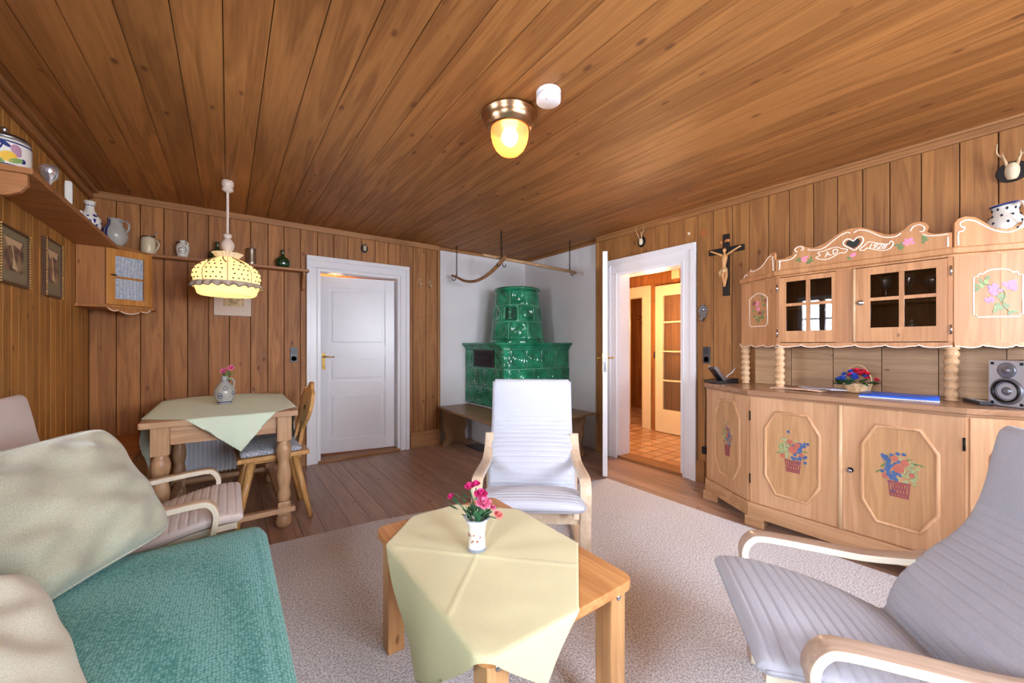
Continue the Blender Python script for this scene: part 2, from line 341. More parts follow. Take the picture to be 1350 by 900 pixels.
    def sweep(s, pts, w, t, side, m_edge=None):
        """flat strip following pts; w is width along 'side', t is thickness"""
        pts = [V(p) for p in pts]; side = V(side).normalized(); R = []
        for i, p in enumerate(pts):
            a = pts[max(i-1, 0)]; b = pts[min(i+1, len(pts)-1)]; tg = (b-a).normalized(); nn = tg.cross(side).normalized()
            R.append([s.vv(p+side*w/2+nn*t/2), s.vv(p-side*w/2+nn*t/2), s.vv(p-side*w/2-nn*t/2), s.vv(p+side*w/2-nn*t/2)])
        for a, b in zip(R, R[1:]):
            for k in range(4): s.ff((a[k], a[(k+1)%4], b[(k+1)%4], b[k]), m=(m_edge if (m_edge is not None and k in (1, 3)) else None), sm=(k in (0, 2)))
        s.ff(R[0][::-1]); s.ff(R[-1])
    def ball(s, c, r, n=10, sc=(1,1,1)):
        c = V(c); s.grid(lambda u, v: c+V((r*sc[0]*math.sin(PI*max(.001, min(.999, u)))*math.cos(2*PI*v), r*sc[1]*math.sin(PI*max(.001, min(.999, u)))*math.sin(2*PI*v), -r*sc[2]*math.cos(PI*u))), n, n+4, cv=True)
    def build(s, name, mat, parent=None, world=False, bevel=0, seg=2, sub=0, kind=None, label=None, fixn=True):
        me = bpy.data.meshes.new(name)
        vs = s.v
        o = bpy.data.objects.new(name, me); COL.objects.link(o)
        if parent is not None:
            o.parent = parent
            if world:
                inv = world_of(parent).inverted(); vs = [inv @ p for p in vs]
        me.from_pydata([tuple(p) for p in vs], [], s.f)
        mats = mat if isinstance(mat, (list, tuple)) else [mat]
        for m in mats: me.materials.append(m)
        for p, m, q in zip(me.polygons, s.m, s.sm): p.material_index = min(m, len(mats)-1); p.use_smooth = q
        if fixn:
            bm = bmesh.new(); bm.from_mesh(me); bmesh.ops.recalc_face_normals(bm, faces=bm.faces[:]); bm.to_mesh(me); bm.free()
        if bevel:
            md = o.modifiers.new('bevel', 'BEVEL'); md.width = bevel; md.segments = seg; md.limit_method = 'ANGLE'; md.angle_limit = .6
        if sub:
            md = o.modifiers.new('sub', 'SUBSURF'); md.levels = sub; md.render_levels = sub
        if kind: o['kind'] = kind
        if label: o['label'] = label
        return o
def world_of(o):
    M = Matrix.LocRotScale(o.location, o.rotation_euler, o.scale)
    return world_of(o.parent) @ M if o.parent else M
def thing(name, label, cat, loc=(0,0,0), rz=0, group=None, kind=None):
    o = bpy.data.objects.new(name, None); COL.objects.link(o); o.location = loc; o.rotation_euler = (0, 0, rz); o.empty_display_size = .1
    if label: o['label'] = label
    if cat: o['category'] = cat
    if group: o['group'] = group
    if kind: o['kind'] = kind
    return o
def tag(o, label, cat, group=None):
    o['label'] = label; o['category'] = cat
    if group: o['group'] = group
    return o
def copy_tree(o, parent=None):
    c = o.copy(); COL.objects.link(c); c.parent = parent
    for ch in o.children: copy_tree(ch, c)
    return c
def crom(pts, n=8, closed=False):
    pts = [V(p) for p in pts]; out = []; N = len(pts); M = N if closed else N-1
    for i in range(M):
        if closed: p = [pts[(i+k-1) % N] for k in range(4)]
        else: p = [pts[max(i-1,0)], pts[i], pts[i+1], pts[min(i+2,N-1)]]
        for j in range(n):
            t = j/n; out.append(.5*((2*p[1])+(-p[0]+p[2])*t+(2*p[0]-5*p[1]+4*p[2]-p[3])*t*t+(-p[0]+3*p[1]-3*p[2]+p[3])*t**3))
    if not closed: out.append(pts[-1])
    return out

# ================================================================== ROOM SHELL
XL, XW, YW, YF, HC = -.84, 3.225, 4.20, -1.75, 2.305
XP, YP = 3.295, 4.245        # plaster planes behind the panelling
rnd = random.Random(4)
def planks(mb, a0, a1, w, jit, put, breaks=()):
    """walk a0..a1 in plank widths, forcing joints at the breaks"""
    a = a0; stops = sorted([b for b in breaks if a0 < b < a1]) + [a1]
    for st in stops:
        n = max(1, round((st-a)/w)); ws = [1+rnd.uniform(-jit, jit) for _ in range(n)]; k = (st-a)/sum(ws)
        for q in ws:
            put(a, a+q*k); a += q*k
    return mb
G = .0022   # half joint
def box_to(mb, *a): mb.box(*a)
# floor boards
m = MB()
def pf(a, b): m.box(a+G*.6, YF, -.03, b-G*.6, YW+.12, 0)
planks(m, XL-.05, XW+.08, .145, .28, pf); m.build('floor', FLOORW, kind='structure')
m = MB(); m.box(XL-.3, YF-.3, -.12, XW+.3, YW+.2, -.031); m.build('floor', BLACK, kind='structure')
# ceiling boards
m = MB()
def pc(a, b): m.box(a+G*.8, YF, HC, b-G*.8, YP+.02, HC+.03)
planks(m, XL-.05, XP+.02, .146, .07, pc); m.build('ceiling', CEILW, kind='structure')
m = MB(); m.box(XL-.35, YF-.35, HC+.0305, XW+.35, YW+.35, HC+.12); m.build('ceiling', wood('joint_dark', '2a170a', '3a2210', 'Y', .8, 0, 0), kind='structure')
JD = MATS['joint_dark']
# back wall: door opening x .70..1.52 z<1.90 ; plaster from 1.98
DA0, DA1, DAZ = .705, 1.525, 1.90
m = MB()
def pb(a, b):
    z0 = DAZ if (a > DA0-.01 and b < DA1+.01) else 0
    m.box(a+G, YW, z0, b-G, YW+.02, HC)
planks(m, XL, 1.985, .135, .1, pb, (DA0, DA1)); wb = m.build('wall_back', WALLW, kind='structure', bevel=.002, seg=1)
m = MB(); m.box(XL-.3, YW+.0205, 0, DA0, YW+.12, HC+.03); m.box(DA1, YW+.0205, 0, 1.975, YW+.12, HC+.03); m.box(DA0, YW+.0205, DAZ, DA1, YW+.12, HC+.03); m.build('backing', JD, wb)
m = MB(); m.box(1.975, YP, 0, XP+.1, YP+.1, HC+.03); m.build('plaster', PLASTER, wb)
# right wall: door opening y 1.90..2.61, z<1.88
DB0, DB1, DBZ = 1.895, 2.605, 1.88
m = MB()
def pr(a, b):
    z0 = DBZ if (a > DB0-.01 and b < DB1+.01) else 0
    m.box(XW, a+G, z0, XW+.02, b-G, HC)
planks(m, YF, 2.875, .136, .08, pr, (DB0, DB1)); wr = m.build('wall_right', WALLR, kind='structure', bevel=.002, seg=1)
m = MB(); m.box(XW+.0205, YF-.3, 0, XW+.13, DB0, HC+.03); m.box(XW+.0205, DB1, 0, XW+.0695, 2.885, HC+.03); m.box(XW+.0205, DB0, DBZ, XW+.13, DB1, HC+.03); m.build('backing', JD, wr)
m = MB(); m.box(XP, 2.885, 0, XP+.1, YP, HC+.03); m.box(XP, DB1, 0, XP+.1, 2.885, HC+.03); m.build('plaster', PLASTER, wr)
# left wall with an opening added for fill light and a window opening y 1.0..2.1 z 1.0..1.95
LW0, LW1, LZ0, LZ1 = 1.62, 2.22, 1.0, 1.86; LV0, LV1 = -.85, .60
m = MB()
def pl(a, b):
    if (a > LW0-.01 and b < LW1+.01) or (a > LV0-.01 and b < LV1+.01):
        m.box(XL-.02, a+G*.8, 0, XL, b-G*.8, LZ0); m.box(XL-.02, a+G*.8, LZ1, XL, b-G*.8, HC)
    else: m.box(XL-.02, a+G*.8, 0, XL, b-G*.8, HC)
planks(m, YF, YW, .088, .06, pl, (LW0, LW1, LV0, LV1)); wl = m.build('wall_left', WALLL, kind='structure', bevel=.002, seg=1)
m = MB()
for q in ((YF-.3, 0, LV0, HC+.03), (LV1, 0, LW0, HC+.03), (LW1, 0, YW+.1, HC+.03), (LW0, 0, LW1, LZ0), (LW0, LZ1, LW1, HC+.03), (LV0, 0, LV1, LZ0), (LV0, LZ1, LV1, HC+.03)): m.box(XL-.22, q[0], q[1], XL-.0205, q[2], q[3])
m.build('backing', JD, wl)
# front wall behind the photographer, two windows
FWN = ((.2, 1.3), (1.7, 2.8)); FZ0, FZ1 = .95, 2.0
m = MB()
def pfw(a, b):
    if any(a > x0-.01 and b < x1+.01 for x0, x1 in FWN):
        m.box(a+G, YF-.02, 0, b-G, YF, FZ0); m.box(a+G, YF-.02, FZ1, b-G, YF, HC)
    else: m.box(a+G, YF-.02, 0, b-G, YF, HC)
planks(m, XL, XW, .136, .08, pfw, [q for w_ in FWN for q in w_]); wf = m.build('wall_front', WALLW, kind='structure')
m = MB(); xs = [XL-.3, .2, 1.3, 1.7, 2.8, XW+.3]
for i in (0, 2, 4): m.box(xs[i], YF-.2, 0, xs[i+1], YF-.0205, HC+.03)
for i in (1, 3): m.box(xs[i], YF-.2, 0, xs[i+1], YF-.0205, FZ0); m.box(xs[i], YF-.2, FZ1, xs[i+1], YF-.0205, HC+.03)
m.build('backing', JD, wf)
def window(n, axis, c, a0, a1, z0, z1):
    w = thing('window_%d' % n, None, None, kind='structure')
    def bx(mb, p0, q0, p1, q1, t=.05, b=.004):
        if axis == 'x': mb.box(c-.04-t, p0, q0, c-.04, p1, q1, b)
        else: mb.box(p0, c-.04-t, q0, p1, c-.04, q1, b)
    m = MB(); e = .06; mid = (a0+a1)/2
    for q in ((a0, z0, a0+e, z1), (a1-e, z0, a1, z1), (a0+e, z0, a1-e, z0+e), (a0+e, z1-e, a1-e, z1), (mid-.035, z0+e, mid+.035, z1-e)): bx(m, *q)
    m.build('window_frame', WHITE, w)
    m = MB(); zz = z0+(z1-z0)*.62
    bx(m, a0+e, zz-.012, mid-.035, zz+.012, .03); bx(m, mid+.035, zz-.012, a1-e, zz+.012, .03); m.build('glazing_bar', WHITE, w)
    m = MB(); bx(m, a0+e, z0+e, a1-e, z1-e, .004, 0); m.build('pane', GLASS, w)
    m = MB(); bx(m, a0-.03, z0-.03, a1+.03, z0, -.08, .005); m.build('window_sill', WHITE, w)
window(1, 'x', XL, LW0, LW1, LZ0, LZ1)
window(4, 'x', XL, LV0, LV1, LZ0, LZ1)  # window invented out of view, added to let in more fill light
window(2, 'y', YF, *FWN[0], FZ0, FZ1); window(3, 'y', YF, *FWN[1], FZ0, FZ1)
# cornices and baseboards
m = MB(); m.box(XL, YW-.022, HC-.055, 1.985, YW, HC, .006); m.box(1.985, YP-.02, HC-.035, XP-.02, YP, HC, .006); m.build('trim_1', TRIMX, kind='structure')
m = MB(); m.box(XW-.022, YF, HC-.055, XW, 2.875, HC, .006); m.box(XW-.04, YF, HC-.018, XW-.022, 2.875, HC, .005); m.box(XP-.02, 2.875, HC-.035, XP, YP-.02, HC, .006); m.build('trim_2', TRIMY, kind='structure')
m = MB(); m.box(XL, YF, HC-.07, XL+.03, YW-.022, HC, .008); m.box(XL+.03, YF, HC-.025, XL+.06, YW-.022, HC, .008); m.build('trim_3', TRIMY, kind='structure')
m = MB(); m.box(1.64, YW-.022, 0, 1.985, YW, .18, .004); m.build('baseboard_back', TRIMX, kind='structure')
m = MB(); m.box(XL+.4, YW-.022, 0, .60, YW, .18, .004); m.build('baseboard_back', TRIMX, kind='structure')
m = MB(); m.box(XW-.022, 1.70, 0, XW, 1.775, .18, .004); m.box(XW-.022, 2.745, 0, XW, 2.875, .18, .004); m.build('baseboard_right', TRIMY, kind='structure')
m = MB(); m.box(1.965, YW-.02, 0, 2.0, YP, HC-.03, .003); m.build('trim_4', TRIMZ, kind='structure')
m = MB(); m.box(XW-.012, 2.865, 0, XP, 2.895, HC-.03, .003); m.build('trim_5', TRIMZ, kind='structure')
# --- door 1 in the back wall, slightly ajar into the next room
d1 = thing('door_1', None, None, (DA1, YW, 0), kind='structure')
def casing(parent, axis, c, a0, a1, z1, w, wt, out, mat):
    """moulded architrave: two steps on wall plane"""
    m = MB()
    def bx(p0, q0, p1, q1, d0, d1):
        lo, hi = min(c+d0*out, c+d1*out), max(c+d0*out, c+d1*out)
        if axis == 'y': m.box(p0, lo, q0, p1, hi, q1, .004)
        else: m.box(lo, p0, q0, hi, p1, q1, .004)
    for f0, f1, d in ((0, 1, .016), (.62, 1, .030), (.05, .13, .022)):
        bx(a0-w*f1, 0, a0-w*f0, z1+wt*f0, 0, d); bx(a1+w*f0, 0, a1+w*f1, z1+wt*f0, 0, d); bx(a0-w*f1, z1+wt*f0, a1+w*f1, z1+wt*f1, 0, d)
    return m.build('architrave', mat, parent, world=True)
casing(d1, 'y', YW, DA0, DA1, DAZ, .10, .115, -1, WHITE)
m = MB(); m.box(DA0-.001, YW-.005, 0, DA0+.025, YW+.14, DAZ); m.box(DA1-.025, YW-.005, 0, DA1+.001, YW+.14, DAZ); m.box(DA0+.025, YW-.005, DAZ-.025, DA1-.025, YW+.14, DAZ+.001); m.build('door_frame', WHITE, d1, world=True)
m = MB(); m.box(DA0, YW-.02, 0, DA1, YW+.14, .022, .005); m.build('threshold', TRIMX, d1, world=True)
LWd = DA1-DA0-.06
def panel_door(parent, w, h, t, rails, st=.11):
    """leaf from x=0 to -w, thickness in y 0..t ; rails = list of z bounds of the recessed panels"""
    m = MB(); m.box(-st, 0, 0, 0, t, h, .003); m.box(-w, 0, 0, -w+st, t, h, .003)
    zs = [0]+[z for r in rails for z in r]+[h]
    for k in range(0, len(zs), 2): m.box(-w+st, 0, zs[k], -st, t, zs[k+1])
    leaf = m.build('door_leaf', WHITE, parent)
    for a, b in rails:
        m = MB(); m.box(-w+st-.002, .016, a-.002, -st+.002, t-.016, b+.002); 
        m.box(-w+st+.03, .006, a+.03, -st-.03, t-.006, b-.03, .006); m.build('door_panel', WHITE, leaf)
    return leaf
l1 = panel_door(d1, LWd, 1.835, .04, ((.13, .62), (.74, 1.0), (1.12, 1.72)), .10)
l1.location = (-.03, .085, .03); l1.rotation_euler = (0, 0, -math.radians(11))
def lever(parent, p, s=1, side=-1):
    m = MB(); x, y, z = p
    m.lathe([(.012, 0), (.012, .004), (.007, .006), (.007, .045), (.008, .05)], (x, y, z), 12, (0, side, 0))
    m.tube([(x, y+side*.045, z), (x+s*.03, y+side*.05, z+.003), (x+s*.075, y+side*.045, z-.004), (x+s*.1, y+side*.043, z+.002)], [.008, .0075, .0065, .009], 8)
    m.build('door_handle', BRASS, parent)
    m = MB(); m.box(x-.014, y, z-.13, x+.014, y+side*.004, z+.04, .0015); m.build('escutcheon', BRASS, parent)
lever(l1, (-LWd+.05, 0, 1.0), 1)
# room behind door 1
m = MB(); m.box(DA0-.5, YW+.9, 0, DA1+.5, YW+.95, HC); m.box(DA0-.55, YW+.13, 0, DA0-.5, YW+.95, HC); m.box(DA1+.5, YW+.13, 0, DA1+.55, YW+.95, HC); m.build('wall_chamber', HALLW, kind='structure')
m = MB(); m.box(DA0-.5, YW+.121, -.03, DA1+.5, YW+.95, 0); m.build('floor', FLOORW, kind='structure')
m = MB(); m.box(DA0-.5, YW+.121, HC, DA1+.5, YW+.95, HC+.03); m.build('ceiling', CEILW, kind='structure')
point('chamber_light', (1.0, 4.85, 1.9), 7, (1, .66, .36), .08)
# --- door 2 in the right wall, leaf folded into the room
d2 = thing('door_2', None, None, (XW, DB1, 0), kind='structure')
casing(d2, 'x', XW, DB0, DB1, DBZ, .125, .145, -1, WHITE)
m = MB(); m.box(XW-.005, DB0-.001, 0, XW+.16, DB0+.022, DBZ); m.box(XW-.005, DB1-.022, 0, XW+.16, DB1+.001, DBZ); m.box(XW-.005, DB0+.022, DBZ-.022, XW+.16, DB1-.022, DBZ+.001); m.build('door_frame', WHITE, d2, world=True)
m = MB(); m.box(XW-.01, DB0, 0, XW+.16, DB1, .03, .004); m.build('threshold', TRIMY, d2, world=True)
l2 = panel_door(d2, .72, 1.94, .04, ((.13, .55), (.67, .95), (1.07, 1.82)), .1)
# hinge near (3.19, 2.64); the leaf points back towards the viewer
ang = math.atan2(.654, .7565)
l2.location = (3.185-XW, 2.715-DB1, .02); l2.rotation_euler = (0, 0, ang)
lever(l2, (-.67, .04, 1.02), 1, 1); lever(l2, (-.67, 0, 1.02), 1, -1)
m = MB(); m.box(-.7215, .008, .9, -.7195, .032, 1.08); m.build('lock_plate', CHROME, l2)
# --- hall behind door 2
HX = 4.69; HY0, HY1 = 1.2, 3.75
m = MB(); m.box(XW+.131, HY0, -.03, HX+2.0, HY1+.9, .001); m.build('floor', HTILE, kind='structure')
m = MB()
def ph(a, b):
    z0 = 1.84 if (a > 3.349-.01 and b < 3.66+.01) else 0
    m.box(HX, a+G, z0, HX+.02, b-G, 2.3)
planks(m, HY0, HY1+.8, .11, .1, ph, (3.349, 3.66)); hw = m.build('wall_hall', HALLW, kind='structure')
m = MB(); m.box(HX+.0205, HY0, 0, HX+.1, 3.349, 2.3); m.box(HX+.0205, 3.66, 0, HX+.1, HY1+.8, 2.3); m.box(HX+.0205, 3.349, 1.84, HX+.1, 3.66, 2.3); m.build('backing', JD, hw)
m = MB()
def ph2(a, b): m.box(a+G, HY1+.8, 0, b-G, HY1+.82, 2.3)
planks(m, XP+.11, HX, .12, .1, ph2)
def ph3(a, b): m.box(HX+1.4, a+G, 0, HX+1.42, b-G, 2.3)
planks(m, 2.4, HY1+.85, .1, .1, ph3)
def ph4(a, b): m.box(a+G, HY1+.83, 0, b-G, HY1+.85, 2.3); m.box(a+G, 2.4, 0, b-G, 2.42, 2.3)
planks(m, HX+.1, HX+1.4, .1, .1, ph4)
def ph5(a, b): m.box(a+G, HY0-.02, 0, b-G, HY0, 2.3)
planks(m, XW+.13, HX+.02, .12, .1, ph5); m.build('wall_hall_side', HALLW, kind='structure')
m = MB(); m.box(XW+.14, HY0-.05, 2.12, HX+1.5, HY1+.9, 2.16); m.build('ceiling', CEILW, kind='structure')
d3 = thing('door_3', None, None, (HX, 3.5, 0), kind='structure')
casing(d3, 'x', HX, 3.349, 3.66, 1.84, .135, .13, -1, LITPAINT)
m = MB(); m.box(HX-.005, 3.348, 0, HX+.11, 3.365, 1.84); m.box(HX-.005, 3.645, 0, HX+.11, 3.661, 1.84); m.box(HX-.005, 3.365, 1.825, HX+.11, 3.645, 1.841); m.build('door_frame', LITPAINT, d3, world=True)
# glazed door standing against the hall wall
d4 = thing('door_4', None, None, (HX-.07, 3.11, 0), kind='structure')
m = MB(); X0, X1 = HX-.075, HX-.035
m.box(X0, 3.0, .01, X1, 3.11, 1.935, .003); m.box(X0, 2.35, .01, X1, 2.45, 1.935, .003)
zs = [(.01, .31), (.68, .70), (1.06, 1.08), (1.44, 1.46), (1.80, 1.935)]
for a, b in zs: m.box(X0, 2.45, a, X1, 3.0, b, .002)
dl = m.build('door_leaf', LITPAINT, d4, world=True)
m = MB(); m.box(HX-.057, 2.45, .31, HX-.053, 3.0, 1.80); m.build('pane', GLASS, dl, world=True)
point('hall_light', (3.85, 2.6, 1.55), 26, (1, .62, .30), .1)
point('hall_light', (5.35, 3.4, 1.5), 9, (1, .6, .28), .08)
# rug
bm_pts = [(-.03, 2.635), (.17, 2.62), (.76, 2.575), (2.625, 2.235), (2.63, 1.44), (2.66, .45), (2.66, -1.5), (-.03, -1.5)]
m = MB(); m.prism(bm_pts[::-1], (0, 0, .001), (1, 0, 0), (0, 1, 0), (0, 0, .014)); tag(m.build('rug', RUG, bevel=.006), 'large pale grey beige loop pile rug covering the floor under the coffee table', 'rug')

# ================================================================== BUFFET
bf = thing('buffet_cabinet', 'large tan painted wooden buffet with twisted columns and glazed top doors', 'cabinet', (2.96, .68, 0))
XF = 2.711; Y0b, Y1b = .23, 1.14; XBk = XW-.003; AL = .46
ca, sa = .5, .866
def bpoly(x, y0, y1, L, back=XBk, off=0):
    """footprint: flat front, two 30 degree wings"""
    x -= off; y0 -= off*.27; y1 += off*.27
    return [(back, y1+L*sa), (x+L*ca, y1+L*sa), (x, y1), (x, y0), (x+L*ca, y0-L*sa), (back, y0-L*sa)]
def hprism(poly, z0, z1, mat, name, parent=bf, bevel=.003, label=None):
    m = MB(); m.prism(poly, (0, 0, z0), (1, 0, 0), (0, 1, 0), (0, 0, z1-z0)); return m.build(name, mat, parent, world=True, bevel=bevel, label=label)
hprism(bpoly(XF, Y0b, Y1b, AL, off=0), .147, .83, BUFZ, 'carcass')
hprism(bpoly(XF, Y0b, Y1b, AL, off=.016), .06, .147, BUFY, 'plinth')
m = MB()
for (x, y, s) in ((XF+.03, Y1b-.03, 1), (XF+.03, Y0b+.03, 1), (XF+AL*ca, Y1b+AL*sa-.05, 1), (XF+AL*ca, Y0b-AL*sa+.05, 1)):
    m = MB(); m.prism([(-.045, -.055), (.05, -.055), (.05, .055), (-.045, .055)], (x, y, 0), (1, 0, 0), (0, 1, 0), (0, 0, .062)); m.build('foot', BUFY, bf, world=True, bevel=.003)
m = MB(); m.prism(bpoly(XF, Y0b, Y1b, AL, off=.022), (0, 0, .838), (1, 0, 0), (0, 1, 0), (0, 0, .028)); m.prism(bpoly(XF, Y0b, Y1b, AL, off=.012), (0, 0, .826), (1, 0, 0), (0, 1, 0), (0, 0, .012))
m.build('counter_top', BUFTOP, bf, world=True, bevel=.004)
def frame3(o, u, n):   # local frame on a vertical face: point (a,z,d)
    o, u, n = V(o), V(u), V(n)
    return lambda a, z, d=0: V((o.x+u.x*a+n.x*d, o.y+u.y*a+n.y*d, z))
FC = frame3((XF, 0, 0), (0, 1, 0), (-1, 0, 0))
FLb = frame3((XF, Y1b, 0), (ca, sa, 0), (-sa, ca, 0))
FRb = frame3((XF, Y0b, 0), (ca, -sa, 0), (-sa, -ca, 0))
def facebox(m, fr, a0, a1, z0, z1, d0, d1):
    i = [m.vv(fr(a, z, d)) for d in (d0, d1) for a, z in ((a0, z0), (a1, z0), (a1, z1), (a0, z1))]
    for q in ((3,2,1,0),(4,5,6,7),(0,1,5,4),(1,2,6,5),(2,3,7,6),(3,0,4,7)): m.ff([i[k] for k in q])
def facepoly(m, fr, pts, d0, d1):
    n = len(pts); A = [m.vv(fr(a, z, d0)) for a, z in pts]; B = [m.vv(fr(a, z, d1)) for a, z in pts]
    m.ff(A[::-1]); m.ff(B)
    for k in range(n): m.ff((A[k], A[(k+1)%n], B[(k+1)%n], B[k]))
def facetube(m, fr, pts, r, closed=False, flat=.5, d=.001, smooth=0):
    P = [V((a, z, 0)) for a, z in pts]
    if smooth: P = crom(P, smooth, closed)
    m.tube([fr(p.x, p.y, d) for p in P], r, 6, closed=closed, flat=1)
octo = lambda a0, a1, z0, z1, c=.38: [(a0+c*(a1-a0)*.55, z0), (a1-c*(a1-a0)*.55, z0), (a1, z0+(z1-z0)*.21), (a1, z1-(z1-z0)*.21), (a1-c*(a1-a0)*.55, z1), (a0+c*(a1-a0)*.55, z1), (a0, z1-(z1-z0)*.21), (a0, z0+(z1-z0)*.21)]
def fruit_basket(parent, fr, ca_, zc, w, h, slim=False, seed=1):
    r = random.Random(seed); mats = [MOTR, MOTB, MOTG, MOTA, MOTL]; m = MB()
    def disc(a, z, ra, rz=None, mi=0, n=9, d=.0008):
        m.cur = mi; facepoly(m, fr, [(a+ra*math.cos(2*PI*k/n)*(1+r.uniform(-.1, .1)), z+(rz or ra)*math.sin(2*PI*k/n)) for k in range(n)], .0006, d+r.uniform(0, .0008))
    bw, bh = w*.28, h*.3
    m.cur = 0
    for k in range(6):   # woven basket: crossed slats inside a trapezoid
        t = -1+2*k/5; zb = zc-h*.5
        facepoly(m, fr, [(ca_+t*bw*.75-.003, zb), (ca_+t*bw*.75+.003, zb), (ca_+t*bw*.55+bw*.35+.003, zb+bh), (ca_+t*bw*.55+bw*.35-.003, zb+bh)], .0005, .0012)
        facepoly(m, fr, [(ca_+t*bw*.75-.003, zb), (ca_+t*bw*.75+.003, zb), (ca_+t*bw*.55-bw*.35+.003, zb+bh), (ca_+t*bw*.55-bw*.35-.003, zb+bh)], .0005, .0016)
    facebox(m, fr, ca_-bw*.8, ca_+bw*.8, zc-h*.5-.003, zc-h*.5+.004, .0005, .0015); facebox(m, fr, ca_-bw, ca_+bw, zc-h*.5+bh-.003, zc-h*.5+bh+.004, .0005, .0018)
    for _ in range(14 if not slim else 6):
        a, t = r.uniform(-.5, .5)*w, r.uniform(0, 2*PI); z = zc+h*r.uniform(-.1, .5)*(1-abs(a)/w)
        m.cur = 2 if r.random() < .6 else 4; L = w*.14
        facepoly(m, fr, [(ca_+a+L*math.cos(t+q)*k_, z+L*math.sin(t+q)*k_) for q, k_ in ((0, 1), (.5, .5), (PI, .6), (-.5, .5))], .0005, .001)
    for _ in range(46):
        a = r.gauss(.17, .15)*w*(1 if seed % 2 else -1); z = zc+h*r.gauss(.10, .17); disc(ca_+a, z, w*.058, mi=1)
    for _ in range(34):
        a = -r.gauss(.22, .12)*w*(1 if seed % 2 else -1); z = zc+h*r.gauss(.08, .14); disc(ca_+a, z, w*.05, mi=4)
    for a, z, q in ((.0, .1, .15), (-.14, .24, .11), (.1, .30, .10), (.34, -.1, .09), (-.3, .0, .08)): disc(ca_+a*w, zc+z*h, w*q, mi=3, n=12, d=.0015)
    return m.build('fruit_basket_painting', mats, parent, world=True, label='painted basket of blue grapes and red fruit')
def low_door(fr, a0, a1, z0, z1, oa0, oa1, oz0, oz1, motif, seed):
    m = MB(); facebox(m, fr, a0, a1, z0, z1, -.004, .006); dr = m.build('door', BUFZ, bf, world=True, bevel=.002)
    m = MB(); facepoly(m, fr, octo(oa0, oa1, oz0, oz1), .0062, .0075); pn = m.build('octagonal_panel', BUFPAN, dr, world=True)
    m = MB(); facetube(m, fr, octo(oa0, oa1, oz0, oz1), .0105, closed=True, d=.006); m.build('octagonal_moulding', BUFZ, dr, world=True)
    fr2 = lambda a, z, d=0: fr(a, z, d+.0076)
    ob = fruit_basket(dr, fr2, *motif, seed=seed); return dr
dL = low_door(FC, .69, 1.132, .152, .822, .771, 1.047, .240, .741, (.90, .51, .15, .22), 2)
dR = low_door(FC, .238, .668, .152, .822, .316, .588, .243, .738, (.447, .513, .15, .235), 1)
dA = low_door(FLb, .012, AL-.02, .152, .822, .085, .345, .240, .765, (.209, .50, .10, .23), 4)
low_door(FRb, .012, AL-.02, .152, .822, .085, .345, .240, .765, (.209, .50, .10, .23), 6)
m = MB(); m.tube([FC(.679, .15, .006), FC(.679, .824, .006)], .011, 10); m.build('door_bead', COLW, bf, world=True)
m = MB(); m.lathe([(.014, 0), (.014, .003), (.009, .004)], FC(.635, .482, .006), 14, (-1, 0, 0)); 
m.build('keyhole_plate', IRON, dR, world=True)
m = MB(); m.tube([FC(.635, .482, .006), FC(.635, .482, .035)], .003, 8); m.tube([FC(.635+.012*math.cos(t), .482+.009*math.sin(t), .040) for t in [2*PI*k/12 for k in range(12)]], .0025, 6, closed=True); m.build('key', CHROME, dR, world=True)
for fr, a in ((FC, 1.136), (FC, .234)):
    for z in (.70, .30):
        m = MB(); m.tube([fr(a, z-.03, .006), fr(a, z+.03, .006)], .005, 8); m.build('hinge', IRON, bf, world=True)
# back panel between counter and upper case
m = MB()
for k in range(6):
    y = -.1+k*.235; m.box(XW-.022, y+.002, .868, XW-.004, y+.233, 1.14)
m.build('back_panel', BACKP, bf, world=True)
# turned columns
def col_prof(z0, z1, r=.029):
    P = [(r*.6, z0), (r*.95, z0+.004), (r*.95, z0+.01), (r*.75, z0+.014)]; n = 6; L = (z1-z0-.03)/n
    for k in range(n):
        for j in range(9):
            t = j/8; P.append((r*(.70+.32*math.sin(PI*t)), z0+.015+L*(k+t)))
    P += [(r*1.05, z1-.012), (r*1.05, z1)]; return P
for x, y in ((2.985, 1.068), (3.137, 1.346), (2.985, .301), (3.137, .02)):
    m = MB(); m.lathe(col_prof(.866, 1.142), (x, y, 0), 24); m.build('column', COLW, bf, world=True)
# upper case: open box built from panels so the glass shows an inside
XU, U0, U1, UL = 2.975, .295, 1.085, .34
ZU0, ZU1 = 1.165, 1.60
FU = frame3((XU, 0, 0), (0, 1, 0), (-1, 0, 0)); FUL = frame3((XU, U1, 0), (ca, sa, 0), (-sa, ca, 0)); FUR = frame3((XU, U0, 0), (ca, -sa, 0), (-sa, -ca, 0))
hprism(bpoly(XU, U0, U1, UL), ZU0-.02, ZU0, BUFU, 'upper_bottom', bevel=.002)
hprism(bpoly(XU, U0, U1, UL), ZU1, ZU1+.012, BUFU, 'upper_top', bevel=.001)
hprism(bpoly(XU, U0, U1, UL, off=.02), ZU1+.012, ZU1+.045, BUFU, 'cornice', bevel=.006)
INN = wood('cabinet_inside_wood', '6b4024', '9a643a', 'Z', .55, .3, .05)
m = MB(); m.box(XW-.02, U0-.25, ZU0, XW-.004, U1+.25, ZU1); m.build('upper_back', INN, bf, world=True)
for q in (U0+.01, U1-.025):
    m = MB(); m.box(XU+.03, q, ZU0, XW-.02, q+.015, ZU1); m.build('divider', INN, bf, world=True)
m = MB(); m.box(XU+.035, U0+.03, 1.385, XW-.022, U1-.03, 1.397); m.build('shelf', INN, bf, world=True)
